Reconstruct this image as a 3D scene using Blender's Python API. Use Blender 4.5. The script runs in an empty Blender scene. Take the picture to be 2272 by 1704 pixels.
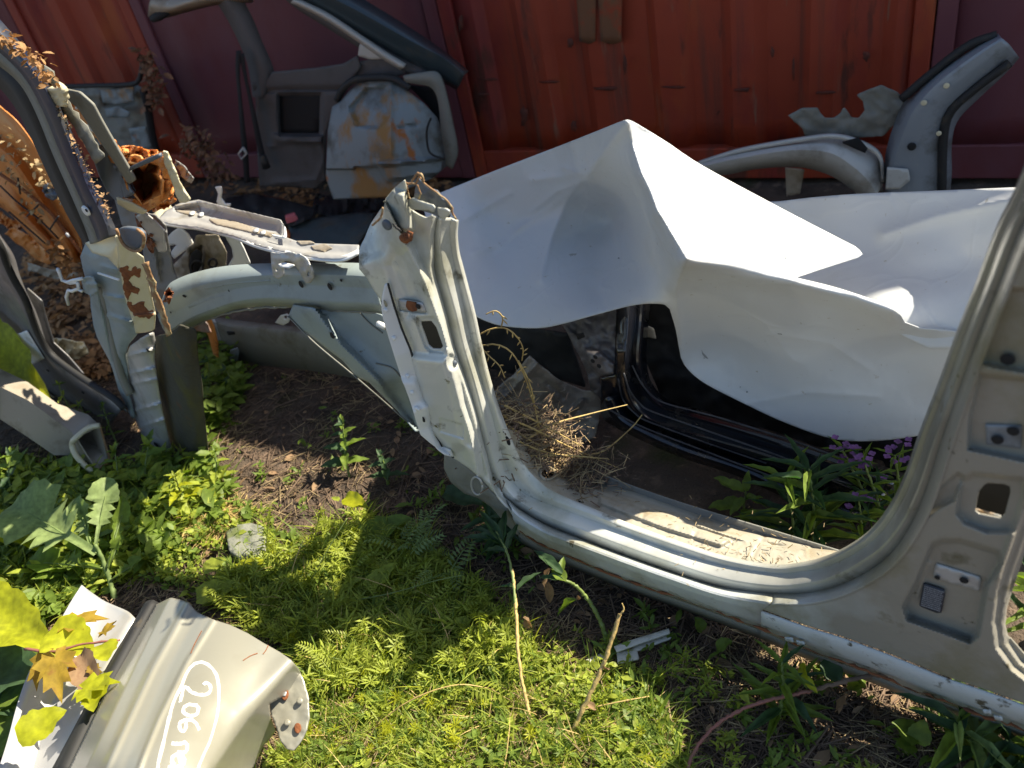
import bpy, math, random
import numpy as np
from mathutils import Vector, Matrix
random.seed(7); RNG = np.random.RandomState(11)
scene = bpy.context.scene
COL = scene.collection

# ------------------------------------------------------------------ camera, sky, sun, exposure
CAM_H = 1.5
FPX = 1900.0                                     # focal length in pixels of a 2272 px wide picture
_g = np.array([584., -2448., -FPX]); _g /= np.linalg.norm(_g)
_Z = -_g; _f = np.array([0, 0, -1.]); _Y = _f-_f.dot(_Z)*_Z; _Y /= np.linalg.norm(_Y); _X = np.cross(_Y, _Z)
CAMR = np.array([_X, _Y, _Z])
cam_data = bpy.data.cameras.new('camera'); cam = bpy.data.objects.new('camera', cam_data); COL.objects.link(cam)
cam_data.lens = 36.0*FPX/2272; cam_data.sensor_width = 36.0; cam_data.clip_start = 0.02; cam_data.clip_end = 400
cam.matrix_world = Matrix.Translation((0, 0, CAM_H)) @ Matrix(CAMR.tolist()).to_4x4()
cam_data.dof.use_dof = True; cam_data.dof.focus_distance = 1.75; cam_data.dof.aperture_fstop = 3.6
scene.camera = cam

SUN_EL, SUN_AZ = math.radians(46.5), math.radians(12)  # azimuth measured from +X towards +Y
SDIR = Vector((math.cos(SUN_EL)*math.cos(SUN_AZ), math.cos(SUN_EL)*math.sin(SUN_AZ), math.sin(SUN_EL)))
world = bpy.data.worlds.new('World'); scene.world = world; world.use_nodes = True
wn = world.node_tree; bg = wn.nodes['Background']
sky = wn.nodes.new('ShaderNodeTexSky'); sky.sky_type = 'NISHITA'; sky.sun_disc = False
sky.sun_elevation = SUN_EL; sky.sun_rotation = math.pi/2-SUN_AZ
wn.links.new(sky.outputs[0], bg.inputs[0]); bg.inputs[1].default_value = 0.074
sun_d = bpy.data.lights.new('sun', 'SUN'); sun_d.energy = 5.0; sun_d.angle = math.radians(0.5); sun_d.color = (1, .91, .74)
sun = bpy.data.objects.new('sun', sun_d); COL.objects.link(sun); sun.location = (6, 0, 8)
sun.rotation_euler = SDIR.to_track_quat('Z', 'Y').to_euler()
vs = scene.view_settings; vs.view_transform = 'Standard'; vs.look = 'None'; vs.exposure = 1.2; vs.gamma = 1; vs.use_curve_mapping = False

# ------------------------------------------------------------------ rays through the photograph's pixels
OC = np.array([0, 0, CAM_H])
def rays(px, py):
    px = np.asarray(px, float); py = np.asarray(py, float)
    c = np.stack([px-1136., -(py-852.), np.full(px.shape, -FPX)], -1)
    return c @ CAMR.T
def G(px, py, z=0.):
    d = rays(px, py); t = (np.asarray(z)-CAM_H)/d[..., 2]
    return OC+d*t[..., None]
class Plane:
    """a real plane in the yard; at() gives the point of it (shifted by off along its normal) seen at a pixel"""
    def __init__(s, p, n): s.p = np.array(p, float); s.n = np.array(n, float)/np.linalg.norm(n)
    def at(s, px, py, off=0.):
        d = rays(px, py); off = np.asarray(off)
        t = ((s.p-OC).dot(s.n)+off)/(d @ s.n)
        return OC+d*t[..., None]
def plane3(a, b, c):
    a, b, c = [np.array(q, float) for q in (a, b, c)]; n = np.cross(b-a, c-a)
    if n.dot(OC-a) < 0: n = -n
    return Plane(a, n)
_A = G(1150, 1200, .1); _B = G(2272, 1640, .1); _d = _B-_A
SIDE = Plane(_A, (_d[1], -_d[0], 0))             # outer side of the big silver body, normal towards the camera
D = SIDE.at
WALLP = Plane((-1.32, 4.25, 0), (-.51, -.86, 0))

# ------------------------------------------------------------------ small geometry helpers
def crv(pts, n, closed=False):
    """Catmull-Rom through pts, n samples by even parameter of arc length"""
    p = np.array(pts, float); k = len(p)
    if k == 2:
        t = np.linspace(0, 1, n)[:, None]; return p[0]*(1-t)+p[1]*t
    q = np.vstack([2*p[0]-p[1], p, 2*p[-1]-p[-2]]); out = []
    for i in range(k-1):
        a, b, c, d = q[i:i+4]
        t = np.linspace(0, 1, 12, endpoint=False)[:, None]
        out.append(.5*((2*b)+(-a+c)*t+(2*a-5*b+4*c-d)*t*t+(-a+3*b-3*c+d)*t**3))
    out = np.vstack(out+[p[-1:]])
    s = np.r_[0, np.cumsum(np.linalg.norm(np.diff(out, axis=0), axis=1))]
    u = np.linspace(0, s[-1], n)
    return np.stack([np.interp(u, s, out[:, j]) for j in range(out.shape[1])], 1)
def station_curve(rows, sub):
    """Catmull-Rom along station index (keeps stations matched between lines)"""
    p = np.array(rows, float); k = len(p)
    q = np.concatenate([2*p[:1]-p[1:2], p, 2*p[-1:]-p[-2:-1]]); out = []
    for i in range(k-1):
        a, b, c, d = q[i:i+4]
        for t in np.linspace(0, 1, sub, endpoint=False):
            out.append(.5*((2*b)+(-a+c)*t+(2*a-5*b+4*c-d)*t*t+(-a+3*b-3*c+d)*t**3))
    out.append(p[-1]); return np.array(out)
def inside(px, py, poly):
    poly = np.asarray(poly, float); r = np.zeros(px.shape, bool); n = len(poly)
    for i in range(n):
        x0, y0 = poly[i]; x1, y1 = poly[(i+1) % n]
        if y0 == y1: continue
        c = ((y0 > py) != (y1 > py)) & (px < (x1-x0)*(py-y0)/(y1-y0)+x0)
        r ^= c
    return r
def seg_dist(px, py, line, closed=False):
    """distance, signed side and nearest point to a polyline"""
    L = [tuple(map(float, q)) for q in line]
    if closed: L = L+[L[0]]
    best = np.full(px.shape, 1e9); sd = np.zeros(px.shape); nx = px*0.; ny = py*0.
    for (x0, y0), (x1, y1) in zip(L[:-1], L[1:]):
        dx, dy = x1-x0, y1-y0; l2 = dx*dx+dy*dy+1e-9
        t = np.clip(((px-x0)*dx+(py-y0)*dy)/l2, 0, 1)
        qx, qy = x0+t*dx, y0+t*dy; d = np.hypot(px-qx, py-qy)
        m = d < best
        s = np.sign(dx*(py-y0)-dy*(px-x0))
        best = np.where(m, d, best); sd = np.where(m, s, sd); nx = np.where(m, qx, nx); ny = np.where(m, qy, ny)
    return best, sd, nx, ny
def sstep(x): x = np.clip(x, 0, 1); return x*x*(3-2*x)
def pocket(px, py, poly, depth, soft):
    """depth inside the polygon, easing to nothing over soft pixels across its edge"""
    d, _, _, _ = seg_dist(px, py, poly, True)
    d = np.where(inside(px, py, poly), d, -d)
    return depth*sstep(d/soft+.5)
def ridge(px, py, line, h, w):
    d, _, _, _ = seg_dist(px, py, line); return h*np.exp(-(d/w)**2)
def cusp(px, py, line, h, w):
    d, _, _, _ = seg_dist(px, py, line); return h*np.exp(-d/w)
def side(px, py, line, h, w):
    """h on the right-hand side (image sense) of the line, easing over w pixels"""
    d, s, _, _ = seg_dist(px, py, line); return h*sstep(d*s/w+.5)
def vnoise(x, y, seed=0):
    """smooth value noise, period free"""
    xi = np.floor(x).astype(int); yi = np.floor(y).astype(int); xf = x-xi; yf = y-yi
    def h(a, b):
        v = np.sin(a*127.1+b*311.7+seed*74.7)*43758.5453; return v-np.floor(v)
    u = xf*xf*(3-2*xf); v = yf*yf*(3-2*yf)
    return (h(xi, yi)*(1-u)+h(xi+1, yi)*u)*(1-v)+(h(xi, yi+1)*(1-u)+h(xi+1, yi+1)*u)*v
def fbm(x, y, seed=0, o=4):
    r = 0; a = .5
    for i in range(o): r = r+a*(vnoise(x*2**i, y*2**i, seed+i)-.5); a *= .5
    return r

def rough(ol, amp, n=4, seed=1):
    """outline with an irregular, worn edge"""
    P = np.array(ol, float); Q = np.vstack([P, P[:1]]); out = []
    for i in range(len(P)):
        for t in np.linspace(0, 1, n, endpoint=False): out.append(Q[i]*(1-t)+Q[i+1]*t)
    out = np.array(out); k = np.arange(len(out))
    return out+amp*np.stack([fbm(k*.7, k*0., seed, 3), fbm(k*.7, k*0.+9, seed+5, 3)], 1)*2
# ------------------------------------------------------------------ objects
def tag(o, label=None, cat=None, group=None, kind=None):
    if label: o['label'] = label
    if cat: o['category'] = cat
    if group: o['group'] = group
    if kind: o['kind'] = kind
    return o
def thing(name, label, cat, loc, group=None):
    o = bpy.data.objects.new(name, None); COL.objects.link(o); o.location = Vector([float(v) for v in loc]); o.empty_display_size = .05
    return tag(o, label, cat, group)
def root_of(o):
    m = Matrix.Identity(4)
    while o: m = Matrix.Translation(o.location) @ m if not o.get('_rot') else o.matrix_basis @ m; o = o.parent
    return m
WLOC = {}
def mesh_of(name, V, F, mat=None, smooth=True, sharp=None):
    V = np.asarray(V, float); me = bpy.data.meshes.new(name)
    me.from_pydata(V.tolist(), [], F if isinstance(F, list) else F.tolist())
    if smooth:
        me.polygons.foreach_set('use_smooth', [True]*len(me.polygons))
        if sharp: me.set_sharp_from_angle(angle=math.radians(sharp))
    if mat: me.materials.append(mat)
    me.update(); return me
def mk(name, V, F, mat, parent=None, smooth=True, sharp=None, solid=0, off=-1, label=None):
    V = np.asarray(V, float); c = V.mean(0)
    me = mesh_of(name, V-c, F, mat, smooth, sharp)
    o = bpy.data.objects.new(name, me); COL.objects.link(o)
    o.location = Vector(c); WLOC[o.name] = c
    if parent:
        o.parent = parent
        pl = WLOC.get(parent.name)
        o.location = Vector(c)-Vector(pl if pl is not None else parent.location)
    if solid:
        m = o.modifiers.new('thickness', 'SOLIDIFY'); m.thickness = solid; m.offset = off; m.use_rim = True
    if label: o['label'] = label
    return o
def sheet(outline, f3, step=8, holes=()):
    """grid of quads cut to a pixel outline (with holes); f3(px,py) puts each vertex at its place in the yard"""
    P = np.array(outline, float); x0, y0 = P.min(0)-step; x1, y1 = P.max(0)+step
    xs = np.arange(x0, x1+step, step); ys = np.arange(y0, y1+step, step)
    cx, cy = np.meshgrid(xs[:-1]+step/2, ys[:-1]+step/2)
    keep = inside(cx, cy, P)
    for h in holes: keep &= ~inside(cx, cy, np.array(h, float))
    gx, gy = np.meshgrid(xs, ys); ny, nx = keep.shape
    cnt = np.zeros(gx.shape, int)
    for a in (0, 1):
        for b in (0, 1): cnt[a:ny+a, b:nx+b] += keep
    edge = (cnt > 0) & (cnt < 4)
    ex, ey = gx[edge], gy[edge]
    bd, _, bx, by = seg_dist(ex, ey, P, True)
    for h in holes:
        d2, _, hx, hy = seg_dist(ex, ey, h, True); m = d2 < bd
        bd = np.where(m, d2, bd); bx = np.where(m, hx, bx); by = np.where(m, hy, by)
    gx = gx.copy(); gy = gy.copy()
    m = bd < step*1.6
    ex = np.where(m, bx, ex); ey = np.where(m, by, ey); gx[edge] = ex; gy[edge] = ey
    idx = -np.ones(gx.shape, int); used = cnt > 0; idx[used] = np.arange(used.sum())
    V = f3(gx[used], gy[used]); r, c = np.nonzero(keep)
    F = np.stack([idx[r, c], idx[r+1, c], idx[r+1, c+1], idx[r, c+1]], 1)
    return V, F
def ribbon(rows, offs, fn, sub=5, rnd=.22, closed=False):
    """rows: stations, each a list of pixels (matched lines); offs per column; corners of the section rounded"""
    R = station_curve(rows, sub); O = np.array(offs, float)
    if O.ndim == 1: O = np.repeat(O[None], len(R), 0)
    else: O = station_curve(O[..., None], sub)[..., 0]
    P = fn(R[..., 0], R[..., 1], O)               # S x C x 3
    cols = [P[:, 0]]
    for j in range(1, P.shape[1]-1):
        a, b, c = P[:, j-1], P[:, j], P[:, j+1]
        p, q = b+(a-b)*rnd, b+(c-b)*rnd
        cols += [p, .25*p+.5*b+.25*q, q]
    cols.append(P[:, -1]); Q = np.stack(cols, 1); S, C = Q.shape[:2]
    V = Q.reshape(-1, 3); F = []
    for i in range(S-1):
        for j in range(C-1): F.append((i*C+j, (i+1)*C+j, (i+1)*C+j+1, i*C+j+1))
    return V, F
def tube(pts, r, n=6, ends=True):
    """tapered tube; r scalar or per point"""
    P = np.array(pts, float); k = len(P); r = np.broadcast_to(np.asarray(r, float), (k,))
    T = np.gradient(P, axis=0); T /= np.linalg.norm(T, axis=1)[:, None]+1e-9
    ref = np.array([0, 0, 1.]) if abs(T[0][2]) < .9 else np.array([1., 0, 0]); V = []
    u = np.cross(T[0], ref); u /= np.linalg.norm(u)
    for i in range(k):
        u = u-u.dot(T[i])*T[i]; u /= np.linalg.norm(u)+1e-9; w = np.cross(T[i], u)
        for j in range(n):
            a = 2*math.pi*j/n; V.append(P[i]+r[i]*(math.cos(a)*u+math.sin(a)*w))
    F = [(i*n+j, i*n+(j+1) % n, (i+1)*n+(j+1) % n, (i+1)*n+j) for i in range(k-1) for j in range(n)]
    if ends: F += [tuple(range(n))[::-1], tuple((k-1)*n+j for j in range(n))]
    return V, F
def join(parts):
    V = []; F = []; o = 0
    for v, f in parts:
        v = list(map(tuple, v)); V += v; F += [tuple(int(i)+o for i in q) for q in f]; o += len(v)
    return V, F
def disc(c, n, r, h=.002, k=14, r2=None, up=None):
    """low round boss or hole plug: c centre, n normal"""
    n = np.array(n, float)/np.linalg.norm(n); u = np.cross(n, up if up is not None else (0, 0, 1.)); u /= np.linalg.norm(u); w = np.cross(n, u); r2 = r2 or r
    c = np.array(c, float); V = []
    for q, hh in ((1, 0), (.92, h), (.6, h*1.15)):
        for j in range(k):
            a = 2*math.pi*j/k; V.append(c+q*(r*math.cos(a)*u+r2*math.sin(a)*w)+n*hh)
    F = [(i*k+j, i*k+(j+1) % k, (i+1)*k+(j+1) % k, (i+1)*k+j) for i in range(2) for j in range(k)]
    F.append(tuple(2*k+j for j in range(k))); return V, F
def ell(cx, cy, rx, ry, n=14, rot=0):
    a = np.linspace(0, 2*math.pi, n, endpoint=False); c, s = math.cos(rot), math.sin(rot)
    x, y = rx*np.cos(a), ry*np.sin(a); return [(cx+u*c-v*s, cy+u*s+v*c) for u, v in zip(x, y)]
def rbf(ctrl):
    """thin plate surface through (px,py,value) points"""
    C = np.array(ctrl, float); X = C[:, :2]/400; n = len(C)
    def K(a, b):
        r2 = ((a[:, None]-b[None])**2).sum(-1); return .5*r2*np.log(r2+1e-9)
    A = np.zeros((n+3, n+3)); A[:n, :n] = K(X, X)+np.eye(n)*1e-5; A[:n, n] = 1; A[:n, n+1:] = X; A[n, :n] = 1; A[n+1:, :n] = X.T
    w = np.linalg.solve(A, np.r_[C[:, 2], 0, 0, 0])
    def f(px, py):
        Q = np.stack([np.ravel(px), np.ravel(py)], 1)/400; r = []
        for i in range(0, len(Q), 20000):
            q = Q[i:i+20000]; r.append(K(q, X) @ w[:n]+w[n]+q @ w[n+1:])
        return np.concatenate(r).reshape(np.shape(px))
    return f

# ------------------------------------------------------------------ materials
def mat(name, col, rough=.5, metal=0., layers=(), bump=None, coat=0., spec=.5, trans=None, streak=None, tint=None, grad=None, crease=None):
    """base colour plus noise-masked layers (colour, threshold, softness, scale, roughness[, stretch])"""
    m = bpy.data.materials.new(name); m.use_nodes = True; nt = m.node_tree; N, L = nt.nodes, nt.links
    b = N['Principled BSDF']; b.inputs['Metallic'].default_value = metal; b.inputs['Specular IOR Level'].default_value = spec
    b.inputs['Coat Weight'].default_value = coat; b.inputs['Coat Roughness'].default_value = .15
    tc = N.new('ShaderNodeTexCoord'); geo = N.new('ShaderNodeNewGeometry')
    cs = N.new('ShaderNodeRGB'); cs.outputs[0].default_value = (*col, 1); cout = cs.outputs[0]
    rv = N.new('ShaderNodeValue'); rv.outputs[0].default_value = rough; rout = rv.outputs[0]
    if tint:                                      # per object and broad variation of brightness
        nz = N.new('ShaderNodeTexNoise'); nz.inputs['Scale'].default_value = tint[1]; nz.inputs['Detail'].default_value = 4
        L.new(geo.outputs['Position'], nz.inputs['Vector'])
        mr = N.new('ShaderNodeMapRange'); mr.inputs[1].default_value = .3; mr.inputs[2].default_value = .7; mr.inputs[3].default_value = 1-tint[0]; mr.inputs[4].default_value = 1+tint[0]
        L.new(nz.outputs[0], mr.inputs[0]); vm = N.new('ShaderNodeVectorMath'); vm.operation = 'SCALE'
        L.new(cout, vm.inputs[0]); L.new(mr.outputs[0], vm.inputs['Scale']); cout = vm.outputs[0]
    if grad:                                      # grime that starts at a place: (axis, from, to, colour, roughness)
        dt = N.new('ShaderNodeVectorMath'); dt.operation = 'DOT_PRODUCT'; L.new(geo.outputs['Position'], dt.inputs[0]); dt.inputs[1].default_value = grad[0]
        nz = N.new('ShaderNodeTexNoise'); nz.inputs['Scale'].default_value = 9; nz.inputs['Detail'].default_value = 6; L.new(geo.outputs['Position'], nz.inputs['Vector'])
        ad = N.new('ShaderNodeMath'); ad.operation = 'MULTIPLY_ADD'; L.new(nz.outputs[0], ad.inputs[0]); ad.inputs[1].default_value = .5; L.new(dt.outputs['Value'], ad.inputs[2])
        mr = N.new('ShaderNodeMapRange'); mr.inputs[1].default_value = grad[1]; mr.inputs[2].default_value = grad[2]; L.new(ad.outputs[0], mr.inputs[0])
        mx = N.new('ShaderNodeMix'); mx.data_type = 'RGBA'; L.new(mr.outputs[0], mx.inputs[0]); L.new(cout, mx.inputs[6]); mx.inputs[7].default_value = (*grad[3], 1); cout = mx.outputs[2]
    for i, ly in enumerate(layers):
        c2, th, soft, sc, r2 = ly[:5]; st = ly[5] if len(ly) > 5 else (1, 1, 1)
        mp = N.new('ShaderNodeMapping'); mp.inputs['Scale'].default_value = st; mp.inputs['Location'].default_value = (i*3.1, i*1.7, i*.9)
        L.new(geo.outputs['Position'], mp.inputs['Vector'])
        nz = N.new('ShaderNodeTexNoise'); nz.inputs['Scale'].default_value = sc; nz.inputs['Detail'].default_value = 7; nz.inputs['Roughness'].default_value = .62
        L.new(mp.outputs[0], nz.inputs['Vector'])
        mr = N.new('ShaderNodeMapRange'); mr.inputs[1].default_value = th; mr.inputs[2].default_value = th+soft
        L.new(nz.outputs[0], mr.inputs[0])
        mx = N.new('ShaderNodeMix'); mx.data_type = 'RGBA'; L.new(mr.outputs[0], mx.inputs[0]); L.new(cout, mx.inputs[6]); mx.inputs[7].default_value = (*c2, 1); cout = mx.outputs[2]
        mf = N.new('ShaderNodeMix'); L.new(mr.outputs[0], mf.inputs[0]); L.new(rout, mf.inputs[2]); mf.inputs[3].default_value = r2; rout = mf.outputs[0]
    L.new(cout, b.inputs['Base Color']); L.new(rout, b.inputs['Roughness'])
    if bump:
        last = None
        for sc, st in bump:
            nz = N.new('ShaderNodeTexNoise'); nz.inputs['Scale'].default_value = sc; nz.inputs['Detail'].default_value = 6
            L.new(geo.outputs['Position'], nz.inputs['Vector'])
            bp = N.new('ShaderNodeBump'); bp.inputs['Distance'].default_value = .01; bp.inputs['Strength'].default_value = st; L.new(nz.outputs[0], bp.inputs['Height'])
            if last: L.new(last.outputs[0], bp.inputs['Normal'])
            last = bp
        if crease:                                # thin press folds in plastic film
            wz = N.new('ShaderNodeTexNoise'); wz.inputs['Scale'].default_value = 4; L.new(geo.outputs['Position'], wz.inputs['Vector'])
            ad = N.new('ShaderNodeMixRGB'); ad.blend_type = 'ADD'; ad.inputs[0].default_value = .35; L.new(geo.outputs['Position'], ad.inputs[1]); L.new(wz.outputs['Color'], ad.inputs[2])
            vo = N.new('ShaderNodeTexVoronoi'); vo.feature = 'DISTANCE_TO_EDGE'; vo.inputs['Scale'].default_value = crease[0]*.5; L.new(ad.outputs[0], vo.inputs['Vector'])
            mr = N.new('ShaderNodeMapRange'); mr.inputs[1].default_value = 0; mr.inputs[2].default_value = .05; mr.inputs[3].default_value = 1; mr.inputs[4].default_value = 0; L.new(vo.outputs['Distance'], mr.inputs[0])
            mk_ = N.new('ShaderNodeMath'); mk_.operation = 'MULTIPLY'; L.new(mr.outputs[0], mk_.inputs[0]); L.new(wz.outputs[0], mk_.inputs[1])
            bp = N.new('ShaderNodeBump'); bp.inputs['Distance'].default_value = .003; bp.inputs['Strength'].default_value = crease[1]; L.new(mk_.outputs[0], bp.inputs['Height']); L.new(last.outputs[0], bp.inputs['Normal']); last = bp
        L.new(last.outputs[0], b.inputs['Normal'])
    if trans:
        out = [n for n in N if n.type == 'OUTPUT_MATERIAL'][0]
        tr = N.new('ShaderNodeBsdfTranslucent'); ms = N.new('ShaderNodeMixShader'); ms.inputs[0].default_value = trans[1]
        tint2 = N.new('ShaderNodeMix'); tint2.data_type = 'RGBA'; tint2.blend_type = 'MULTIPLY'; tint2.inputs[0].default_value = 1
        L.new(cout, tint2.inputs[6]); tint2.inputs[7].default_value = (*trans[0], 1); L.new(tint2.outputs[2], tr.inputs[0])
        L.new(b.outputs[0], ms.inputs[1]); L.new(tr.outputs[0], ms.inputs[2]); L.new(ms.outputs[0], out.inputs[0])
    return m
DIRT = (.10, .085, .045); RUST = (.20, .065, .02); MOSS = (.07, .08, .02)
M = {}
M['silver'] = mat('silver_beige_paint', (.60, .61, .56), .34, .2, grad=((.74, -.67, 0), -.30, .10, (.24, .23, .19)), layers= [((.34, .33, .22), .50, .25, 5, .6), (DIRT, .60, .12, 14, .9), ((.14, .12, .04), .66, .06, 40, .9)], bump=[(90, .05)], coat=.15)
M['pillar'] = mat('dusty_silver_beige_paint', (.26, .245, .20), .36, .18, [((.15, .13, .06), .50, .22, 4, .6), ((.10, .085, .035), .62, .12, 7, .8), (DIRT, .64, .08, 18, .9)], bump=[(90, .05)], coat=.1)
M['mossy'] = mat('mossy_silver_paint', (.28, .26, .18), .5, .15, [((.13, .11, .04), .42, .22, 9, .9), ((.17, .14, .02), .58, .10, 22, .95), ((.40, .42, .40), .66, .04, 34, .7)], bump=[(120, .15)])
M['pale'] = mat('chalky_pale_paint', (.52, .55, .54), .45, .1, [((.10, .085, .05), .58, .06, 24, .9), ((.30, .30, .24), .52, .2, 9, .7)], bump=[(150, .1)])
M['sillgrad'] = mat('chalky_pale_sill_paint', (.50, .53, .52), .40, .15, grad=((.74, -.67, 0), -.16, .06, (.30, .285, .24)), layers=[((.19, .17, .08), .52, .20, 4, .6), ((.12, .10, .045), .62, .10, 8, .8), ((.10, .085, .05), .66, .05, 26, .9)], bump=[(150, .1)])
M['primer'] = mat('grey_blue_primer', (.25, .30, .31), .5, .05, [((.17, .19, .17), .5, .25, 6, .7), (DIRT, .66, .08, 24, .9)], bump=[(80, .05)])
M['primer_dirty'] = mat('dirty_grey_primer', (.19, .19, .165), .65, 0, [(DIRT, .54, .2, 8, .95), ((.22, .21, .17), .6, .1, 20, .8)], bump=[(90, .12)])
M['white'] = mat('bright_white_steel', (.74, .75, .74), .4, .1, [((.42, .38, .27), .60, .12, 14, .8)], bump=[(90, .04)], coat=.1)
M['greysteel'] = mat('light_grey_steel', (.46, .46, .45), .42, .3, [((.24, .22, .18), .52, .2, 10, .8), (RUST, .70, .05, 30, .95)], bump=[(80, .06)])
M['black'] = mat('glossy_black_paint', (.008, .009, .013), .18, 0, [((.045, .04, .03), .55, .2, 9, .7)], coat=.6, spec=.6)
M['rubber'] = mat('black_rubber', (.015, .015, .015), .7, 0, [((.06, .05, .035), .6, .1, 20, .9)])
M['dark'] = mat('dark_steel_and_cavity_shade', (.008, .008, .009), .8)  # near-black colour, also paints the shade in holes and cavities
M['rust'] = mat('rusty_steel', (.22, .075, .025), .9, 0, [((.10, .035, .015), .5, .15, 30, .95), ((.36, .17, .07), .62, .1, 18, .9)], bump=[(120, .4)])
M['rustedge'] = mat('rusty_cut_edge', (.27, .15, .07), .85, 0, [((.42, .33, .18), .5, .12, 40, .8)], bump=[(160, .3)])
M['tarp'] = mat('white_plastic_sheet', (.66, .68, .69), .36, 0, [((.57, .58, .56), .56, .25, 3.2, .45), ((.42, .42, .38), .70, .03, 17, .6), ((.50, .49, .44), .66, .05, 60, .6)], bump=[(5, .12), (24, .06)], crease=(9, .35), spec=.4, trans=((1, 1, 1), .10))
M['navy'] = mat('dark_navy_paint', (.016, .026, .06), .45, .1, [((.06, .06, .055), .5, .25, 8, .8)], coat=.4)
M['slate'] = mat('slate_grey_inside', (.10, .12, .15), .5, .1, [((.05, .05, .05), .55, .2, 12, .8)])
M['orange'] = mat('orange_paint', (.60, .21, .04), .5, 0, [((.66, .33, .12), .5, .15, 9, .6), ((.16, .05, .015), .60, .08, 16, .95), ((.62, .50, .33), .68, .04, 22, .8)], bump=[(60, .15)])
M['cream'] = mat('cream_paint', (.62, .56, .38), .4, .05, [((.50, .28, .10), .66, .05, 18, .9)], bump=[(90, .06)])
M['grey'] = mat('satin_grey_paint', (.20, .20, .21), .33, .3, [((.11, .10, .08), .5, .2, 9, .8)], coat=.2, bump=[(70, .05)])
M['brownrail'] = mat('dirty_taupe_paint', (.33, .29, .23), .5, .1, [((.17, .13, .08), .5, .2, 10, .85), ((.5, .5, .5), .68, .04, 30, .7)], bump=[(90, .1)])
M['leafdry'] = mat('dry_leaf', (.34, .19, .08), .8, 0, tint=(.5, 25), trans=((1, .8, .5), .25))
# ================================================================== ground
def ground_h(x, y):
    return .028*fbm(x*1.3, y*1.3, 3, 3)+.022*fbm(x*7, y*7, 9, 4)+.010*fbm(x*34, y*34, 5, 3)
def gz(p): return float(ground_h(np.array([p[0]]), np.array([p[1]]))[0])
_ax = np.concatenate([[-200, -60, -20, -9, -6], np.linspace(-4, -2.0, 24), np.arange(-1.98, 1.6, .014), np.linspace(1.65, 4, 24), [6, 9, 20, 60, 200]])
_ay = np.concatenate([[-200, -60, -15, -4, -1.5], np.linspace(-.8, .45, 24), np.arange(.47, 2.6, .014), np.arange(2.62, 4.6, .03), [5, 6, 8, 14, 40, 120, 260]])
_gx, _gy = np.meshgrid(_ax, _ay); _h = ground_h(_gx, _gy)
_V = np.stack([_gx, _gy, _h], -1).reshape(-1, 3); _nx = len(_ax); _ny = len(_ay)
_r, _c = np.meshgrid(np.arange(_ny-1), np.arange(_nx-1), indexing='ij'); _i = (_r*_nx+_c).ravel()
_F = np.stack([_i, _i+1, _i+1+_nx, _i+_nx], 1)
M['soil'] = mat('trodden_earth', (.098, .070, .048), .95, 0, [((.05, .034, .024), .46, .16, 5, .95), ((.17, .115, .078), .55, .12, 17, .95), ((.05, .055, .015), .60, .12, 3.3, 1), ((.24, .18, .12), .66, .06, 60, .9)], bump=[(40, .9), (160, .6)])
tag(mk('ground', _V, _F, M['soil']), kind='structure')

# ================================================================== shipping containers at the back
WD = np.array([.86, -.51, 0]); WD /= np.linalg.norm(WD); WN = WALLP.n
def wall_u(px, py): return float((WALLP.at(np.float64(px), np.float64(py))-WALLP.p).dot(WD))
def wpt(u, z, o=0.): return WALLP.p+WD*u+WN*o+np.array([0, 0, z])
M['cont_orange'] = mat('faded_orange_red_paint', (.29, .036, .010), .62, 0, [((.17, .04, .02), .53, .14, 20, .8, (1, 1, .06)), ((.20, .020, .016), .50, .12, 2.2, .6, (1, 1, .35)), ((.34, .065, .012), .56, .14, 4, .6, (1, 1, .4)), ((.11, .030, .016), .60, .07, 8, .9, (1, 1, .25)), ((.24, .09, .05), .63, .05, 26, .9, (1, 1, .12)), ((.035, .018, .012), .72, .03, 15, .95)], bump=[(14, .12), (90, .1)])
M['cont_maroon'] = mat('faded_maroon_paint', (.14, .038, .048), .6, 0, [((.13, .016, .016), .50, .16, 2.0, .6, (1, 1, .5)), ((.12, .028, .02), .62, .1, 7, .9)], bump=[(14, .1), (90, .08)])
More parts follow.
